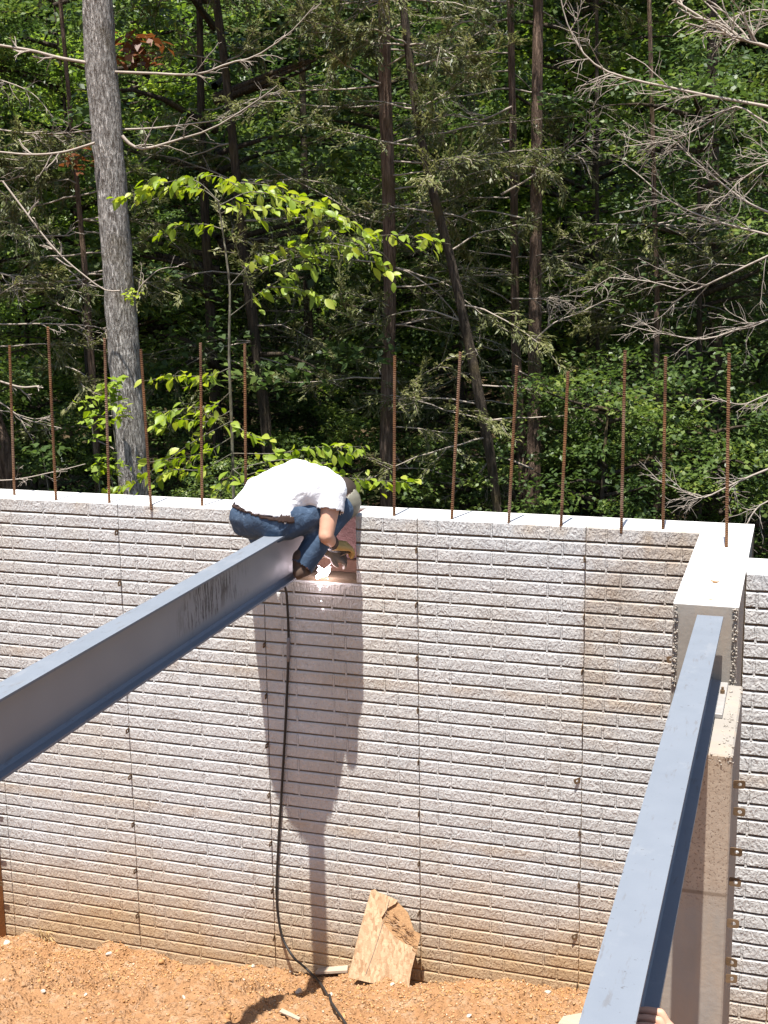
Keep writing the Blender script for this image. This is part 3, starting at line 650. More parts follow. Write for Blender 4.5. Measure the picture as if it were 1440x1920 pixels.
hx = np.array([.19, .10, .975]); arm_ax = (Re-Rs)/np.linalg.norm(Re-Rs); larm_ax = (Le-Ls)/np.linalg.norm(Le-Ls)
HEM = .047
def in_shirt(c):
    c = np.array(c); t = (c-H)@hx+.010*math.sin(17*((c-H)@rd))+.006*math.sin(41*((c-H)@fd))
    ar = (c-Rs)@arm_ax; al = (c-Ls)@larm_ax
    q_ = S-Wc; tq = np.clip((c-Wc)@q_/(q_@q_), 0, 1); far = np.linalg.norm(c-Wc-q_*tq) > .175
    if ar > .105 and far and np.linalg.norm((c-Rs)-arm_ax*ar) < .10: return False
    if al > .105 and far and np.linalg.norm((c-Ls)-larm_ax*al) < .10: return False
    if (c-S)@fd > .115 and abs((c-S)@rd) < .085: return False
    return t > HEM-.075*min(1, max(0, ((c-H)@fd-.02)/.09))
sl_ch = [[(Rs, .075), (Rs+arm_ax*.14, .071)], [(Ls, .075), (Ls+larm_ax*.14, .071)], [(S, .12), (Rs, .078)], [(S, .12), (Ls, .078)]]
link('shirt', reshape(blob(torso(.014)+sl_ch, .010, 5), 'shirt', M_SHIRT, folds(.0055, rd*.5+sp_ax, 52, 4), in_shirt, -.003), None, man)
def in_jeans(c):
    c = np.array(c)
    for a, k in ((Ra, Rk), (La, Lk)):
        q = (a-k)/np.linalg.norm(a-k); t = (c-k)@q
        if t > np.linalg.norm(a-k)-.004 and np.linalg.norm((c-k)-q*t) < .09: return False
    def ds(a, b): q = b-a; t = np.clip((c-a)@q/(q@q), 0, 1); return np.linalg.norm(c-a-q*t)
    if ds(Rh+(Rk-Rh)*.32, Rk) < .128 or ds(Lh+(Lk-Lh)*.32, Lk) < .128: return True
    return (c-H)@hx < .040
jc = torso(.004)[:1]+torso(.004)[1:]; jc = [[ch[0], ch[1]] for ch in jc]
jme = blob(jc+legs(.010), .010, 4)
link('jeans', reshape(jme.copy(), 'jeans', M_DENIM, folds(.005, (.6, .5, -.6), 60, 9), in_jeans), None, man)
def in_belt(c): c = np.array(c); t = (c-H)@hx; return .026 < t < .062 and np.linalg.norm(c-H) < .23 and (c-H)@fd < .10
link('belt', reshape(jme.copy(), 'belt', M_LEATH, lambda P, N: P+N*.0075, in_belt, .004), None, man)
# belt loops
for q in (-.03, .1):
    c = H+sp_ax*.066-fd*.0+rd*q; 
for a, n_, t_ in ((Ra, 'boot', Rt), (La, 'boot', Lt)):
    bt = blob([[(a+(0, 0, .05), .047), (a+(0, -.005, -.012), .045)], [(a+(0, -.03, -.022), .036), (t_+(0, -.02, -.004), .036)], [(a+(0, -.04, -.034), .026), (t_+(0, .01, -.016), .026)]], .008, 3)
    b = link(n_, reshape(bt, 'boot', M_BOOT, lambda P, N: np.c_[P[:, 0], P[:, 1], np.maximum(P[:, 2], -.2810)]), None, man)
def hand_chains(wrist, fwd, side, up, curl=.5, k=1.0, thumb=1):
    """palm and five separate fingers from the wrist; fwd along fingers, side towards the thumb, up = back of the hand"""
    wrist, fwd, side, up = (np.array(v, float) for v in (wrist, fwd, side, up)); ch = []
    pl = wrist+fwd*.05*k
    ch.append([(wrist, .026*k), (pl, .025*k)]); ch.append([(wrist+side*.014*k, .02*k), (pl+side*.026*k+fwd*.03*k, .013*k)]); ch.append([(wrist-side*.014*k, .02*k), (pl-side*.026*k+fwd*.025*k, .013*k)])
    for q, L in ((.031, .072), (.0105, .082), (-.0105, .076), (-.030, .058)):
        b = pl+side*q*k+fwd*.03*k; a1 = .35*curl; pts = [(b, .0112*k)]; ang = 0; p = b
        for sgm, fr in ((.42, .9), (.32, 1.2), (.26, .8)):
            ang += curl*fr; dd = fwd*math.cos(ang)-up*math.sin(ang); p = p+dd*L*k*sgm; pts.append((p, (.0102 if sgm > .3 else .0085)*k))
        ch.append(pts)
    t0 = wrist+fwd*.025*k+side*.028*k*thumb; t1 = t0+(fwd*.6+side*.55-up*.35)*.035*k; t2 = t1+(fwd*.85-side*.05-up*.5)*.033*k
    ch.append([(t0, .014*k), (t1, .0125*k), (t2, .0095*k)])
    return ch
# gloves: the right hand holds the torch, the left steadies it below
gf = np.array([.62, .70, -.18]); gf /= np.linalg.norm(gf); gu = np.array([.1, -.35, .93]); gu -= gf*(gu@gf); gu /= np.linalg.norm(gu); gs = np.cross(gu, gf)
glove = link('glove', reshape(blob(hand_chains(Rw+gf*.005, gf, gs, gu, .55, 1.12)+[[(Rw-(Rw-Re)*.28, .041), (Rw, .034)]], .0055, 2), 'glove', M_GLOVE), None, man)
cuff = blob([[(Rw-(Rw-Re)*.36, .041), (Rw-(Rw-Re)*.24, .044)]], .006, 2); link('glove_cuff', reshape(cuff, 'glove_cuff', M_LEATH), None, man)
g2 = np.array([.55, .55, -.35]); g2 /= np.linalg.norm(g2); u2 = np.array([.35, -.55, .6]); u2 -= g2*(u2@g2); u2 /= np.linalg.norm(u2); s2 = np.cross(u2, g2)
link('glove', reshape(blob(hand_chains(Lw, g2, -s2, u2, .45, 1.12)+[[(Lw-(Lw-Le)*.3, .042), (Lw, .034)]], .0055, 2), 'glove', M_GLOVE2), None, man)
# welding hood over the face
hood = blob([[(Hd+face*.03+crown*.02+side*.02, .098), (Hd+face*.05-crown*.09+side*.015, .078)], [(Hd+face*.03+crown*.02-side*.02, .098), (Hd+face*.05-crown*.09-side*.015, .078)]], .010, 4)
def hood_keep(c): q = np.array(c)-Hd; return q@face > -.005 or False
ho = link('welding_hood', reshape(hood, 'welding_hood', M_HOOD, lambda P, N: P-np.maximum((P-Hd)@face-.125, 0)[:, None]*face*.8, hood_keep, -.004), None, man)
m = MB(); n = 28; ring = [Hd+(crown*math.cos(a)*.104+side*math.sin(a)*.098)+face*.0 for a in np.linspace(0, 2*math.pi, n)]; m.tube(ring, .010, 6); link('head_band', m.mesh('head_band', M_LEATH, smooth=True), None, ho)
hair = blob([[(Hd-face*.02-crown*.01, .089), (Hd-face*.015+crown*.05, .089)]], .009, 2); link('hair', reshape(hair, 'hair', plain('dark_hair', (.03, .02, .014), .7), None, lambda c: (np.array(c)-Hd)@face < .0), None, man)
# torch and arc
weld = np.array(atX(610, 1072, -.545)); weld[1] = min(weld[1], -.02)
tor = empty('welding_torch', tuple(weld)); tag(tor, 'welding electrode holder in the gloved hand above the bright arc', 'welding torch')
tip = Rw+gf*.085-gu*.028
m = MB(); m.tube([tip-gf*.09, tip, tip+gf*.05], [.013, .014, .011], 10); link('handle', m.mesh('handle', M_RUB, smooth=True), None, tor)
m = MB(); m.tube([tip+gf*.045, tip*.5+weld*.5+(0.01, .02, .02), weld+(0, 0, .012)], [.006, .003, .0022], 8); link('electrode', m.mesh('electrode', plain('electrode_steel', (.3, .28, .27), .5, .5, .6)), None, tor)
arc_m = NT('electric_arc'); e = arc_m.n('ShaderNodeEmission'); e.inputs[0].default_value = (1, .86, .93, 1); e.inputs[1].default_value = 20; arc_m.t.links.new(e.outputs[0], arc_m.out.inputs[0])
bm = bmesh.new(); bmesh.ops.create_icosphere(bm, subdivisions=3, radius=.034)
ra = random.Random(4); sp_d = [(Vector((ra.uniform(-1, 1), ra.uniform(-1, .3), ra.uniform(-1, 1))).normalized(), ra.uniform(.3, 1.0)) for _ in range(11)]
for v in bm.verts:
    n_ = v.co.normalized(); v.co *= .62+.12*math.sin(v.co.x*300)*math.cos(v.co.z*260)+sum(q*max(0, n_.dot(dd_))**18 for dd_, q in sp_d)
me = bpy.data.meshes.new('welding_arc'); bm.to_mesh(me); bm.free(); me.materials.append(arc_m.m)
arc = link('welding_arc', me); arc.location = weld
for k in range(9):
    bm = bmesh.new(); bmesh.ops.create_icosphere(bm, subdivisions=1, radius=.0022); ms_ = bpy.data.meshes.new('spark'); bm.to_mesh(ms_); bm.free(); ms_.materials.append(arc_m.m)
    o = link('spark', ms_, None, arc); o.location = (ra.gauss(.02, .05), -abs(ra.gauss(.03, .03)), -abs(ra.gauss(0, .16)))
tag(arc, 'dazzling white welding arc at the beam seat in the wall pocket', 'welding arc')
pl = bpy.data.lights.new('arc_light', 'POINT'); pl.energy = .5; pl.color = (1, .80, .90); pl.shadow_soft_size = .02
po = bpy.data.objects.new('arc_light', pl); COL.objects.link(po); po.location = weld+np.array([.02, -.03, .02])

# the second person's bare hand gripping the right beam near the camera
hb = empty('person', (1.78, -4.0, -.6)); tag(hb, 'bare hand and forearm of a second person gripping the lower flange of the right beam', 'person')
yc = float(atX(1224, 1907, 1.69)[1]); zb = -.292; chs = []
for k, (dy, L) in enumerate(((.046, .9), (.016, 1.0), (-.014, 1.0), (-.044, .92))):
    y = yc+dy; chs.append([((1.722, y, zb-.045), .0115), ((1.716, y, zb+.002), .0112), ((1.703, y+.002, zb+.024), .0106), ((1.683-.006*L, y+.003, zb+.0245), .0098), ((1.660-.008*L, y+.002, zb+.0225), .0086)])
chs += [[((1.722, yc+.045, zb-.006), .0145), ((1.748, yc+.035, zb-.05), .022), ((1.752, yc-.03, zb-.055), .022), ((1.726, yc-.042, zb-.008), .0145)], [((1.722, yc+.015, zb-.004), .015), ((1.75, yc, zb-.06), .024)], [((1.728, yc+.045, zb-.05), .016), ((1.735, yc-.045, zb-.052), .016)], [((1.735, yc+.03, zb-.075), .02), ((1.742, yc-.035, zb-.08), .02)], [((1.738, yc-.01, zb-.06), .024), ((1.758, yc-.02, zb-.13), .027), ((1.775, yc-.06, zb-.17), .026)],
        [((1.775, yc-.06, zb-.17), .026), ((1.80, yc-.16, zb-.33), .041), ((1.815, yc-.22, zb-.43), .045)], [((1.742, yc+.04, zb-.09), .015), ((1.715, yc+.062, zb-.06), .013), ((1.688, yc+.066, zb-.028), .0105)]]
link('hand_and_forearm', reshape(blob(chs, .005, 2), 'hand_and_forearm', M_SKIN), None, hb)
for k, (dy, L) in enumerate(((.046, .9), (.016, 1.0), (-.014, 1.0), (-.044, .92))):
    bm = bmesh.new(); bmesh.ops.create_icosphere(bm, subdivisions=2, radius=1)
    for v in bm.verts: v.co = Vector((v.co.x*.006, v.co.y*.0052, v.co.z*.0022))
    me = bpy.data.meshes.new('fingernail'); bm.to_mesh(me); bm.free(); me.materials.append(plain('fingernail', (.62, .42, .36), .4)) if k == 0 else me.materials.append(bpy.data.materials['fingernail'])
    o = link('fingernail', me, None, hb); o.location = (1.660-.008*L, yc+dy+.002, zb+.0303)
slv = blob([[((1.808, yc-.19, zb-.38), .058), ((1.84, yc-.32, zb-.60), .068)]], .009, 3); link('sleeve', reshape(slv, 'sleeve', plain('grey_work_shirt', (.18, .19, .21), .9)), None, hb)

# ================================================================== FOREST
def leaves_np(P, D, U, Ls, Ws):
    """diamond leaves: base P, direction D, normal-ish U, lengths, widths -> verts (4n,3), faces (n,4)"""
    n = len(P); D = D/(np.linalg.norm(D, axis=1)[:, None]+1e-9); S_ = np.cross(D, U); S_ /= np.linalg.norm(S_, axis=1)[:, None]+1e-9; N_ = np.cross(S_, D)
    L = Ls[:, None]; W_ = Ws[:, None]
    V = np.stack([P, P+D*L*.45+S_*W_*.5+N_*W_*.16, P+D*L, P+D*L*.45-S_*W_*.5+N_*W_*.16], 1).reshape(-1, 3)
    return V, np.arange(4*n).reshape(n, 4)
def clump_leaves(rg, centres, radii, per, size, flat=.35):
    n = len(centres)*per; C = np.repeat(centres, per, 0); R = np.repeat(radii, per)
    q = rg.normal(0, 1, (n, 3)); q /= np.linalg.norm(q, axis=1)[:, None]; q *= (rg.random(n)**.45)[:, None]; q[:, 2] *= flat
    P = C+q*R[:, None]; D = rg.normal(0, 1, (n, 3)); D[:, 2] = D[:, 2]*.35-.35; U = rg.normal(0, .35, (n, 3))+(0, -.25, 1)
    L = size*rg.uniform(.7, 1.3, n); t = np.clip(np.repeat(rg.uniform(.0, .7, len(centres)), per)+rg.normal(.1, .16, n), 0, 1)
    V, F = leaves_np(P, D, U, L, L*rg.uniform(.5, .75, n)); return V, F, np.repeat(t, 4)
def tubes_np(list_, n=4):
    VV = []; FF = []; k = 0
    for pts, rad in list_:
        V, F = tube_np(pts, rad, n); VV.append(V); FF.append(F+k); k += len(V)
    return np.vstack(VV), np.vstack(FF)
def limb_paths(rg, base, top, nl, spread, z0):
    out = []; ends = []
    for k in range(nl):
        t = rg.uniform(z0, 1); p = base+(top-base)*t; a = rg.uniform(0, 6.28); L = spread*rg.uniform(.5, 1.0)*(1.1-.5*t)
        q = p+np.array([math.cos(a)*L*.5, math.sin(a)*L*.5, L*.12]); e = p+np.array([math.cos(a)*L, math.sin(a)*L, L*rg.uniform(.05, .35)])
        r0 = .018+.012*L; out.append((spline([p, q, e], 6), np.linspace(r0, .004, 6))); ends += [p*.35+e*.65, e, q*.5+e*.5]
    return out, np.array(ends)
def crown_proto(seed, h, spread, z0, nl, per, size, rad=(.3, .6), mat=M_LEAF):
    rg = np.random.default_rng(seed); base = np.zeros(3); top = np.array([rg.normal(0, .2), rg.normal(0, .2), h])
    lp, ends = limb_paths(rg, base, top, nl, spread, z0); E = ends+rg.normal(0, .2, ends.shape)
    V, F, t = clump_leaves(rg, E, rg.uniform(*rad, len(E)), per, size)
    cm = npmesh('crown', V, F, mat, t)
    tr = [(spline([base+(0, 0, -.6), base+(top-base)*.5+rg.normal(0, .12, 3)*(1, 1, 0), top], 9), np.linspace(.022+.0055*h, .008, 9))]
    V, F = tubes_np(tr, 9); tm = npmesh('trunk', V, F, M_DARKBARK, smooth=True); V, F = tubes_np(lp, 5); lm = npmesh('limbs', V, F, M_DARKBARK, smooth=True)
    return cm, tm, lm
PROT = [crown_proto(31+i, *a) for i, a in enumerate([(7.5, 2.2, .12, 46, 90, .085), (6.0, 2.0, .10, 40, 90, .078), (9.0, 2.6, .2, 50, 90, .09), (5.0, 1.8, .05, 36, 90, .075)])]
PROF = [crown_proto(51+i, *a) for i, a in enumerate([(10, 3.2, .05, 60, 55, .20, (.5, 1.0), M_LEAF_F), (8, 2.8, .05, 54, 55, .18, (.5, .9), M_LEAF_F)])]
PROS = [crown_proto(71+i, *a) for i, a in enumerate([(1.6, 1.0, .02, 22, 95, .062, (.2, .4), M_LEAF), (2.2, 1.2, .02, 26, 95, .066, (.2, .45), M_LEAF)])]
def plant_tree(name, prot, x, y, rz, s, label, cat, group, dz=0):
    o = empty(name, (x, y, float(floor_z(x, y))+dz)); o.rotation_euler = (0, 0, rz); o.scale = (s, s, s); tag(o, label, cat, group)
    for nm, me in zip(('crown', 'trunk', 'limbs'), prot):
        c = bpy.data.objects.new(nm, me); COL.objects.link(c); c.parent = o
        if nm != 'trunk': c['kind'] = 'stuff'
    return o
rg = random.Random(77)
mid = []
for (y, xs) in ((7.5, (-8.2, -6.6, -4.3, .9)), (10, (-9.8, -8.4, -6.9, -5.3, -3.6, -2.0, -.4, 1.6)), (13, (-12, -10, -8, -6, -4.2, -2.6, -.8, .8, 2.4)), (17, (-15, -12.5, -10.2, -8, -6, -4, -2, 0, 2))):
    for x in xs: mid.append((x+rg.uniform(-.5, .5), y+rg.uniform(-1, 1)))
for i, (x, y) in enumerate(mid):
    plant_tree('broadleaf_tree', PROT[i % 4], x, y, rg.uniform(0, 6.28), rg.uniform(.85, 1.15), 'leafy green broadleaf tree in the shade of the wood behind the wall', 'tree', 'leafy trees in the wood')
for y in (23, 29, 36, 44):
    nxt = int(12); 
    for k in range(nxt):
        x0, x1 = -.69*y-4, 3.5; x = x0+(x1-x0)*(k+rg.uniform(.1, .9))/nxt
        plant_tree('broadleaf_tree', PROF[k % 2], x, y+rg.uniform(-2, 2), rg.uniform(0, 6.28), rg.uniform(.9, 1.25), 'far leafy tree filling the hillside at the back of the wood', 'tree', 'far trees on the hillside')
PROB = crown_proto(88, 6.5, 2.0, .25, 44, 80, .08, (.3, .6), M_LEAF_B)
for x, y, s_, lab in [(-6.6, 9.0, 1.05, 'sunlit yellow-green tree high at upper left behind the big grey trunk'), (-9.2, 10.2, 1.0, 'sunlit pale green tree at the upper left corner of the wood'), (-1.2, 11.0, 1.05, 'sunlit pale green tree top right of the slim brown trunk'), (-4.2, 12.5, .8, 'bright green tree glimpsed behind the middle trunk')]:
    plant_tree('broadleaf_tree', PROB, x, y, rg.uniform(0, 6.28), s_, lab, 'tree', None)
for (x, y, s) in [(-6.2, 4.6, .9), (-5.0, 5.6, .8), (-3.6, 5.0, .6), (-2.7, 6.6, .9), (-1.2, 6.0, .8), (.2, 5.4, .9), (1.3, 6.2, 1.0), (-4.4, 7.8, 1.0), (-6.8, 7.0, 1.1), (-.3, 8.2, 1.0), (1.5, 9.0, 1.2), (-7.6, 5.6, 1.0)]:
    plant_tree('shrub', PROS[int(rg.random() > .5)], x, y, rg.uniform(0, 6.28), s, 'low leafy green shrub growing on the ground behind the wall', 'shrub', 'shrubs behind the wall')

# ---- trees one can pick out: trunks follow their own leaning lines
def pxline(pts, Y, n=16):
    return spline([atY(u, v, Y) if np.isscalar(Y) else atY(u, v, Y[i]) for i, (u, v) in enumerate(pts)], n)
def trunk_obj(name, pts, Y, wpx, mat, label, sides=14, n=26, lump=.04, ext=True):
    P = pxline(pts, Y, n); dist = np.linalg.norm(P-CAM, axis=1); W_ = np.interp(np.linspace(0, 1, n), np.linspace(0, 1, len(wpx)), wpx)*dist/FPX/2
    zb = float(floor_z(P[-1][0], P[-1][1]))-.2
    if P[-1][2] > zb: P = np.vstack([P, P[-1]+(P[-1]-P[-2])*((P[-1][2]-zb)/max(1e-3, abs((P[-1]-P[-2])[2])))]); W_ = np.append(W_, W_[-1]*1.25)
    if ext: q = (P[0]-P[2]); q /= np.linalg.norm(q); P = np.vstack([P[0]+q*3.5+(0, 0, .5), P]); W_ = np.append(W_[0]*.7, W_)
    V, F = tube_np(P, W_, sides); c = np.repeat(P, sides, 0); rgn = np.random.default_rng(len(name)+int(abs(pts[0][0])))
    V = c+(V-c)*(1+lump*rgn.normal(0, 1, len(V)))[:, None]
    root = empty(name, tuple(P[-1])); tag(root, label, 'tree')
    link('trunk', npmesh('trunk', V, F, mat, smooth=True), None, root)
    return root, P
def high_crown(root, c, r, n, seed, mat=M_LEAF, size=.12):
    """the part of the crown above the picture, which shades the wood"""
    rg = np.random.default_rng(seed); E = np.array(c)+rg.normal(0, 1, (n, 3))*np.array(r)*.55
    V, F, t = clump_leaves(rg, E, rg.uniform(.35, .75, n), 55, size); o = link('crown', npmesh('crown', V, F, mat, t), None, root); o['kind'] = 'stuff'
def wander(rg, p, d, L, n, bend, droop=0.0):
    pts = [np.array(p, float)]; d = np.array(d, float); d /= np.linalg.norm(d)
    for k in range(n):
        d = d+rg.normal(0, bend, 3)+(0, 0, -droop); d /= np.linalg.norm(d); pts.append(pts[-1]+d*L/n)
    return np.array(pts)
def twig_tree(rg, path, r0, r1, n2, L2, depth, out, droop=.02, tipbias=.2):
    """side twigs on a branch path, recursively; appends (points, radii)"""
    out.append((path, np.linspace(r0, r1, len(path))))
    if depth == 0: return
    for k in range(n2):
        t = tipbias+(1-tipbias)*rg.random(); i = min(int(t*(len(path)-1)), len(path)-2); f = t*(len(path)-1)-i; p = path[i]*(1-f)+path[i+1]*f; d = path[i+1]-path[i]; d /= np.linalg.norm(d)
        s = rg.normal(0, 1, 3); s -= d*(s@d); s /= np.linalg.norm(s); dd = d*rg.uniform(.5, 1.0)+s*rg.uniform(.5, 1.0)*np.array([1, .8, .75]); L = L2*rg.uniform(.35, 1.0)*(1.1-.6*t)
        twig_tree(rg, wander(rg, p, dd, L, 5, .16, droop), max(r1, r0*.45*(1-.4*t)), max(.0009, r1*.6), max(2, int(n2*.55)), L2*.45, depth-1, out, droop, .15)

# big grey oak at left
oak, OP = trunk_obj('oak_tree', [(182, 0), (190, 133), (203, 267), (213, 400), (223, 533), (231, 640), (240, 750), (248, 850), (253, 935)], 4.2, [52, 54, 54, 54, 55, 57, 57, 55, 56], M_OAK, 'big grey-barked tree with furrowed leaning trunk at left behind the wall', 20, 40, .03)
high_crown(oak, (-4.9, 5.2, 6.5), (2.0, 1.2, 1.2), 22, 5)
rgn = np.random.default_rng(3); br = []
for pts, Y, r0, r1, n2, L2 in [([(165, 118), (110, 108), (60, 95), (0, 85), (-40, 78)], 4.1, .016, .010, 7, .4), ([(215, 135), (300, 138), (370, 140), (430, 118), (480, 105), (545, 60), (590, 10)], 4.2, .013, .004, 9, .45),
        ([(228, 243), (290, 240), (360, 232), (420, 222), (480, 195)], 4.3, .010, .003, 7, .35), ([(229, 255), (245, 271), (272, 279), (330, 263), (400, 240), (480, 190), (520, 160)], 3.9, .017, .003, 9, .4),
        ([(178, 268), (120, 285), (60, 290), (0, 285), (-30, 282)], 4.0, .012, .008, 5, .35), ([(225, 545), (195, 543), (150, 510), (115, 480), (80, 440), (50, 400), (5, 340)], 3.9, .006, .010, 5, .4),
        ([(256, 560), (262, 540), (275, 525), (300, 505), (335, 500)], 4.2, .008, .003, 4, .3)]:
    twig_tree(rgn, pxline(pts, Y, 14), r0, r1, n2, L2, 2, br)
V, F = tubes_np(br, 4); tag(link('dead_branches', npmesh('dead_branches', V, F, M_TWIG), None, oak), kind='stuff')
# hemlocks
def hemlock_foliage(rg, P, zr, nb, Ls, side=None, dens=1.0, droop=.03, nsz=.055):
    """drooping sprays: branch > twigs > many small needle blades"""
    br = []; PP = []; DD = []; tt = []
    z = P[:, 2]
    for k in range(nb):
        zz = rg.uniform(*zr); i = int(np.argmin(abs(z-zz))); p = P[i]; a = rg.uniform(0, 6.28)
        d = np.array([math.cos(a), math.sin(a)*.8, rg.uniform(-.15, .35)]); L = Ls*rg.uniform(.5, 1.0); path = wander(rg, p, d, L, 9, .12, droop)
        sub = []; twig_tree(rg, path, .010, .002, 9, L*.42, 1, sub, .03, .25); br += sub
        tn = rg.uniform(0, .7)
        for pts, rad in sub[1:]+[(path[4:], None)]:
            m_ = int(46*dens); t = rg.random(m_)*(len(pts)-1); i = np.minimum(t.astype(int), len(pts)-2); f = (t-i)[:, None]
            q = pts[i]*(1-f)+pts[i+1]*f+rg.normal(0, .018, (m_, 3)); d0 = pts[i+1]-pts[i]; PP.append(q); DD.append(d0/np.linalg.norm(d0, axis=1)[:, None]+rg.normal(0, .55, (m_, 3))*(1, 1, .5)+(0, 0, -.15)); tt.append(np.clip(tn+rg.normal(.1, .18, m_), 0, 1))
    PP = np.vstack(PP); DD = np.vstack(DD); tt = np.concatenate(tt); n = len(PP); L = nsz*rg.uniform(.6, 1.4, n)
    V, F = leaves_np(PP, DD, rg.normal(0, .3, (n, 3))+(0, 0, 1), L, L*.30); return br, (V, F, np.repeat(tt, 4))
def hemlock(name, pts, Y, wpx, label, seed, nb, Ls, zr, mat=M_BARK, dens=1.0, high=True):
    root, P = trunk_obj(name, pts, Y, wpx, mat, label, 12, 30, .035); rg = np.random.default_rng(seed)
    br, (V, F, t) = hemlock_foliage(rg, P, zr, nb, Ls, dens=dens); o = link('crown', npmesh('crown', V, F, M_HEM, t), None, root); o['kind'] = 'stuff'
    V, F = tubes_np(br, 4); tag(link('branches', npmesh('branches', V, F, M_TWIG), None, root), kind='stuff')
    if high: high_crown(root, (P[0][0], P[0][1]+.3, 6.8), (1.6, 1.2, 1.4), 30 if P[0][0] > -3.2 else 20, seed+1, M_HEM, .10)
    return root, P
hemlock('hemlock_tree', [(720, 0), (721, 130), (726, 280), (729, 400), (731, 560), (727, 700), (725, 830), (727, 955)], 6.0, [20, 23, 24, 24, 24, 25, 27, 28], 'straight brown hemlock trunk in the middle with fine drooping sprays', 41, 46, 1.9, (-.3, 5))
hemlock('hemlock_tree', [(750, -40), (768, 110), (788, 250), (812, 360), (846, 490), (872, 610), (900, 750), (920, 860), (934, 965)], 5.6, [13, 15, 16, 17, 17, 18, 20, 19, 18], 'thin dark hemlock trunk leaning left, just right of the middle trunk', 42, 28, 1.5, (-.3, 5), M_DARKBARK)
hemlock('hemlock_tree', [(957, 0), (960, 160), (963, 320), (965, 500), (967, 640), (975, 800), (987, 965)], 7.8, [12, 13, 14, 15, 18, 20, 22], 'slim brown hemlock trunk right of the leaning one, curving at its foot', 43, 40, 1.9, (-.5, 5.3))
hemlock('hemlock_tree', [(402, -20), (425, 150), (443, 330), (462, 500), (480, 650), (497, 780), (506, 900)], 6.8, [14, 15, 16, 19, 20, 21, 22], 'dark leaning hemlock trunk between the grey trunk and the middle trunk', 44, 34, 2.0, (0, 5.3), M_DARKBARK)
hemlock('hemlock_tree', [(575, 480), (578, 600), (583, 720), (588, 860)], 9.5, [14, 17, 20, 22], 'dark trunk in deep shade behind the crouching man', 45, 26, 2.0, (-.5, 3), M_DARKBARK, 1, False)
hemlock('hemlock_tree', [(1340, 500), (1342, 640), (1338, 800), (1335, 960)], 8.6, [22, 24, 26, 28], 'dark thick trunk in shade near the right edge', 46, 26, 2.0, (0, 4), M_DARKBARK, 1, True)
hemlock('hemlock_tree', [(1228, 420), (1232, 560), (1230, 740), (1232, 980)], 7.5, [9, 10, 12, 13], 'thin pale-brown trunk behind the rebars near the right', 47, 16, 1.5, (.5, 4), M_BARK, .8, True)
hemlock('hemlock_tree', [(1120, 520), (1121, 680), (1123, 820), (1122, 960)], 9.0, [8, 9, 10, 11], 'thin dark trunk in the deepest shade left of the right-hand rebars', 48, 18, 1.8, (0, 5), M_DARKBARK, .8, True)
hemlock('hemlock_tree', [(140, 300), (155, 460), (166, 600), (176, 750), (185, 920)], 5.4, [8, 10, 12, 13, 13], 'thin lichen-grey trunk standing just left of the big grey trunk', 49, 30, 1.5, (-.4, 4), M_BARK)
hemlock('hemlock_tree', [(-70, 300), (-45, 520), (-18, 760), (4, 840), (18, 930)], 4.6, [30, 32, 34, 36, 36], 'rough trunk foot at the far left edge above the wall', 50, 22, 1.7, (0, 4), M_BARK)

# bare dead branches reaching in from the right and left
def dead(name, label, specs, seed, trunk):
    rg = np.random.default_rng(seed); out = []
    for pts, Y, r0, r1, n2, L2 in specs: twig_tree(rg, pxline(pts, Y, 16), r0, r1, n2, L2, 2, out, .03)
    tp = [atY(u, v, y) for u, v, y in trunk]; tp[-1][2] = float(floor_z(tp[-1][0], tp[-1][1]))-.2
    root = empty(name, tuple(tp[-1])); tag(root, label, 'tree'); V, F = tube_np(spline(tp, 16), np.linspace(.05, .085, 16), 12); link('trunk', npmesh('trunk', V, F, M_BARK, smooth=True), None, root)
    V, F = tubes_np(out, 4); tag(link('dead_branches', npmesh('dead_branches', V, F, M_TWIG), None, root), kind='stuff')
dead('dead_hemlock', 'dead hemlock at right with bare pale twigs sweeping into view', [
    ([(1560, 232), (1440, 200), (1340, 182), (1260, 165), (1190, 150), (1130, 130), (1090, 95), (1062, 40), (1050, -10)], 3.6, .013, .004, 14, .62), ([(1560, 130), (1440, 88), (1370, 65), (1310, 30), (1250, -8)], 3.4, .014, .008, 12, .6),
    ([(1560, 440), (1440, 398), (1390, 372), (1330, 325), (1290, 290), (1262, 263), (1215, 255)], 3.8, .011, .003, 14, .55), ([(1560, 470), (1440, 440), (1360, 420), (1290, 395), (1240, 365), (1200, 330), (1165, 303)], 3.9, .011, .003, 14, .55),
    ([(1560, 280), (1440, 232), (1380, 200), (1320, 235), (1260, 262), (1170, 275)], 3.5, .009, .003, 13, .6), ([(1560, 430), (1440, 480), (1340, 527), (1290, 545), (1220, 528), (1140, 520)], 3.7, .010, .003, 12, .6),
    ([(1560, 560), (1440, 600), (1390, 615), (1320, 636), (1240, 625), (1165, 608)], 3.6, .010, .003, 12, .55), ([(1560, 840), (1440, 880), (1370, 910), (1320, 933), (1290, 925), (1220, 895)], 2.6, .010, .003, 12, .45),
    ([(1560, 700), (1440, 740), (1390, 758), (1335, 745)], 3.4, .007, .003, 9, .4), ([(1560, 930), (1440, 940), (1400, 985), (1395, 1020)], 1.6, .007, .003, 9, .3), ([(1560, 320), (1470, 300), (1400, 330), (1340, 390)], 3.3, .008, .003, 12, .5), ([(1560, 60), (1440, 20), (1380, 30), (1330, 70)], 3.6, .008, .003, 12, .5)], 7, [(1580, -200, 3.6), (1570, 300, 3.6), (1560, 960, 3.6)])
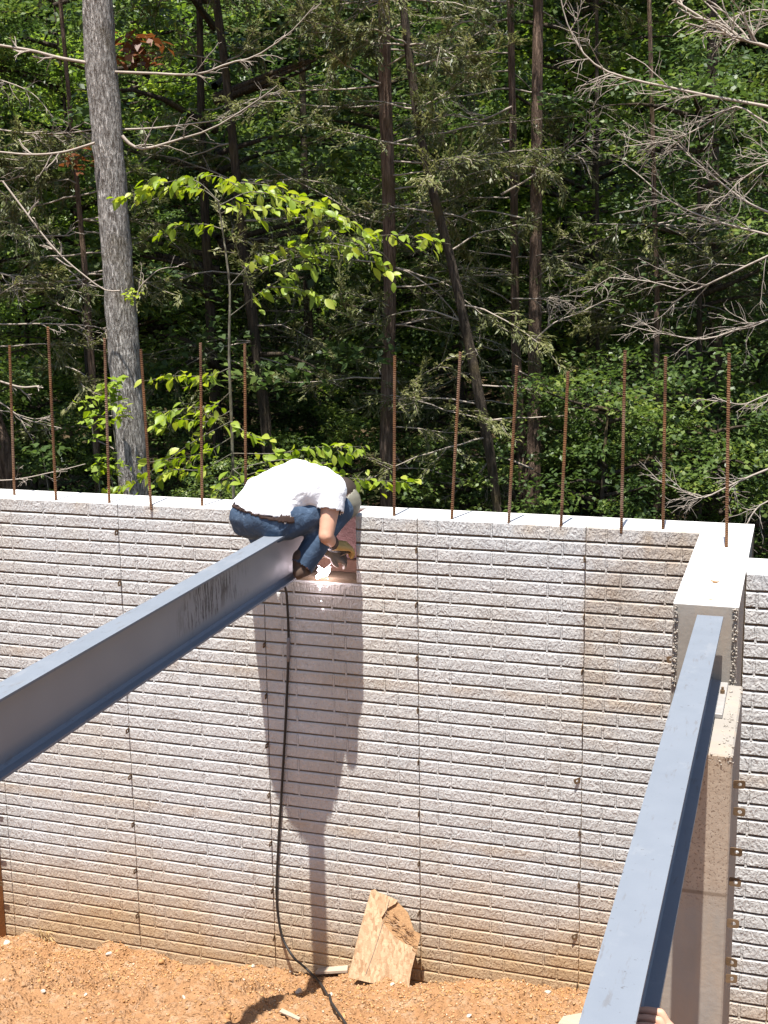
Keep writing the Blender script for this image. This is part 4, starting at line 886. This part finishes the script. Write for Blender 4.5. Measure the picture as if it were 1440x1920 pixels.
dead('dead_hemlock', 'dead hemlock at far left with bare horizontal grey branches', [
    ([(-80, 225), (0, 243), (60, 250), (120, 250), (175, 243)], 4.6, .010, .005, 8, .45), ([(-80, 440), (0, 440), (60, 442), (130, 442)], 4.8, .010, .006, 8, .5), ([(-80, 500), (0, 512), (40, 525), (90, 530), (160, 524)], 4.9, .012, .006, 9, .5),
    ([(-80, 600), (0, 608), (80, 607), (168, 611), (200, 620)], 4.4, .011, .004, 9, .5), ([(-80, 690), (0, 715), (40, 726), (74, 724)], 4.0, .012, .009, 3, .3), ([(-80, 720), (0, 755), (45, 785), (115, 803)], 4.1, .009, .004, 6, .4), ([(-80, 330), (0, 340), (50, 330), (120, 350)], 4.8, .009, .003, 9, .5),
    ([(-80, 780), (0, 770), (60, 785), (90, 782)], 4.1, .006, .003, 4, .3), ([(-80, 130), (0, 150), (60, 175), (100, 220)], 4.8, .009, .003, 8, .45), ([(-80, 900), (20, 900), (100, 885), (160, 870)], 3.6, .008, .004, 6, .4)], 8, [(-140, -200, 4.8), (-130, 400, 4.8), (-120, 960, 4.8)])
dead('dead_hemlock', 'half-dead hemlock with bare sprays right of the slim brown trunk', [
    ([(940, 365), (1000, 330), (1050, 290), (1110, 240)], 7.0, .014, .004, 12, .8), ([(985, 410), (900, 395), (840, 420), (780, 450)], 6.8, .010, .003, 10, .7), ([(1000, 640), (1040, 605), (1090, 585), (1140, 560)], 6.6, .010, .003, 9, .6), ([(960, 560), (1010, 560), (1060, 555)], 6.6, .009, .003, 10, .6),
    ([(1000, 880), (930, 858), (880, 900), (800, 880), (745, 878)], 6.0, .012, .005, 10, .6), ([(925, 850), (930, 900), (915, 950)], 6.0, .008, .002, 14, .5), ([(960, 200), (900, 225), (840, 215), (770, 260)], 7.0, .012, .003, 12, .8), ([(940, 60), (880, 40), (830, 60), (780, 90)], 7.0, .012, .003, 12, .8)], 9, [(1010, -100, 7.6), (1005, 400, 7.5), (1000, 960, 7.2)])

# beech sapling with individually hung yellow-green leaves
sap_pts = [(408, 372), (417, 430), (424, 480), (431, 545), (430, 620), (430, 690), (433, 760), (436, 850), (438, 930)]
sap, SPa = trunk_obj('beech_sapling', sap_pts, 2.6, [3, 3, 4, 4, 5, 5, 6, 6, 6], M_SAPBARK, 'slender beech sapling with sunlit yellow-green leaf sprays behind the wall', 8, 24, .03, False)
sprays = [([(411, 378), (365, 338), (310, 342), (262, 350)], 2.45), ([(450, 352), (405, 330), (345, 338)], 2.55), ([(415, 400), (450, 385), (520, 392), (590, 410)], 2.35), ([(640, 455), (620, 432), (580, 420)], 2.5), ([(411, 378), (370, 352), (300, 352), (250, 365), (212, 375)], 2.5), ([(412, 385), (470, 360), (540, 372), (600, 392), (665, 420), (700, 450)], 2.4), ([(411, 378), (440, 345), (510, 350), (570, 372), (630, 385)], 2.6), ([(418, 430), (380, 420), (330, 425), (290, 440)], 2.5),
          ([(431, 535), (480, 488), (560, 463), (640, 455), (740, 440), (845, 458)], 2.5), ([(620, 455), (680, 470), (715, 495), (738, 518)], 2.4), ([(432, 592), (500, 540), (560, 505), (610, 462)], 2.6), ([(500, 538), (550, 540), (590, 552), (632, 568)], 2.5),
          ([(431, 690), (390, 705), (330, 705), (265, 715)], 2.4), ([(432, 735), (400, 760), (350, 765), (290, 775)], 2.3), ([(433, 770), (390, 790), (330, 785), (290, 800)], 2.4), ([(433, 790), (470, 815), (515, 828)], 2.4), ([(434, 820), (380, 850), (320, 860), (255, 870)], 2.3), ([(435, 850), (380, 880), (330, 880), (300, 890)], 2.2),
          ([(436, 880), (420, 920), (395, 940)], 2.0), ([(434, 850), (520, 850), (600, 838), (690, 838)], 2.3), ([(436, 880), (540, 862), (620, 890), (700, 900), (795, 905)], 2.2), ([(436, 900), (500, 880), (560, 870), (620, 868)], 2.2), ([(590, 900), (640, 925), (665, 935)], 2.2), ([(433, 790), (360, 830), (250, 905), (200, 915)], 2.3), ([(437, 880), (470, 905), (500, 915)], 2.1)]
def leaf_mesh(k):
    rg = random.Random(k); L = .088; W_ = .050; rows = [(0, .08), (.2, .72), (.45, 1.0), (.7, .78), (.88, .36), (1, .0)]; V = []; F = []
    for t, q in rows:
        z = -.10*L*t*t*2; V += [(t*L, -q*W_/2, z+q*W_*.14), (t*L, 0, z), (t*L, q*W_/2, z+q*W_*.14)]
    for i in range(len(rows)-1):
        a = i*3; F += [(a, a+1, a+4, a+3), (a+1, a+2, a+5, a+4)]
    me = pymesh('leaf', V, F, M_BEECH, True); at = me.attributes.new('tint', 'FLOAT', 'POINT'); v0 = rg.random(); at.data.foreach_set('value', np.full(len(V), v0, np.float32)); return me
LEAF = [leaf_mesh(k) for k in range(10)]; rgl = random.Random(21); nleaf = 0; bl = []; spots = []
for pts, Y in sprays:
    P = pxline(pts, Y, 24); L = float(np.linalg.norm(np.diff(P, axis=0), axis=1).sum()); bl.append((P, np.linspace(.0042, .0012, 24)))
    n = max(5, int(L/.030))
    for k in range(n):
        t = .2+.8*(k+rgl.random())/n if L > .5 else .05+.95*(k+rgl.random())/n; i = min(int(t*23), 22); spots.append((P[i], P[i+1]-P[i], (-1)**k))
        if rgl.random() < .55:
            q = P[i]+np.array([rgl.uniform(-.07, .07), rgl.uniform(-.16, .16), rgl.uniform(-.085, .045)]); bl.append((np.array([P[i], (P[i]+q)/2+(0, 0, .01), q]), [.0012, .001, .0008])); spots.append((q, P[i+1]-P[i], -(-1)**k))
rgl.shuffle(spots)
print('LEAVES', len(spots)); extra = []
for kk, (p, dv, sgn) in enumerate(spots):
    a = math.atan2(dv[1], dv[0])+sgn*rgl.uniform(.3, 1.1); s = rgl.uniform(.5, 1.3); p = p+np.array([rgl.gauss(0, .012), rgl.gauss(0, .02), rgl.gauss(0, .012)]); e_ = (rgl.gauss(0, .6), rgl.gauss(.55, .45), a+rgl.gauss(0, .4))
    if kk < 300: o = link('leaf', rgl.choice(LEAF), None, sap); o.location = p; o.scale = (s, s, s); o.rotation_euler = e_
    else:
        M_ = Matrix.LocRotScale(Vector(p), __import__('mathutils').Euler(e_), Vector((s, s, s))); extra.append((M_, rgl.choice(LEAF)))
if extra:
    VV = []; FF = []; tt = []
    for M_, me in extra:
        k = len(VV); VV += [tuple(M_ @ v.co) for v in me.vertices]; FF += [[i+k for i in p.vertices] for p in me.polygons]; tt += [me.attributes['tint'].data[0].value]*len(me.vertices)
    tag(link('leaf_mass', npmesh('leaf_mass', VV, FF, M_BEECH, tt, True), None, sap), kind='stuff')
V, F = tubes_np(bl, 5); link('branches', npmesh('branches', V, F, M_SAPBARK, smooth=True), None, sap)
# leaf sprigs on the oak trunk and a dead brown leaf cluster
def sprig(root, uv, Y, n, r, size, mat, seed, name='leaf_sprig'):
    rg = np.random.default_rng(seed); c = atY(*uv, Y); V, F, t = clump_leaves(rg, np.array([c]), np.array([r]), n, size, .7); o = link(name, npmesh(name, V, F, mat, t), None, root); o['kind'] = 'stuff'
sprig(oak, (246, 552), 4.0, 40, .10, .05, M_BEECH, 1); sprig(oak, (258, 90), 4.8, 90, .28, .12, M_DRYLEAF, 2, 'dry_leaf_cluster'); sprig(oak, (150, 300), 4.5, 40, .22, .09, M_DRYLEAF, 3, 'dry_leaf_cluster'); sprig(oak, (232, 770), 3.9, 14, .12, .10, M_BEECH, 4)
for k, (u, v, Y, s) in enumerate([(170, 780, 3.2, .9), (205, 735, 3.4, .6), (205, 870, 3.2, .5), (80, 850, 3.8, .7)]):
    rg2 = np.random.default_rng(90+k); c = atY(u, v, Y); z0 = float(floor_z(c[0], c[1])); root = empty('maple_seedling', (c[0], c[1], z0)); tag(root, ['bright broad-leaved seedling left of the big grey trunk', 'small bright seedling against the left side of the grey trunk', 'low bright seedling at the foot of the grey trunk just above the wall', 'dull green seedling near the left edge just above the wall'][k], 'plant', 'seedlings behind the wall')
    V, F = tubes_np([(spline([(c[0], c[1], z0-.1), (c[0]+.05, c[1], (z0+c[2])/2), c], 8), np.linspace(.008, .003, 8))], 5); link('stem', npmesh('stem', V, F, M_SAPBARK), None, root)
    E = c+rg2.normal(0, .13*s, (9, 3))*(1, .6, .8); V, F, t = clump_leaves(rg2, E, np.full(9, .09), 7, .085, .4); o = link('leaves', npmesh('leaves', V, F, M_BEECH if k < 3 else M_LEAF, t*.6), None, root); o['kind'] = 'stuff'
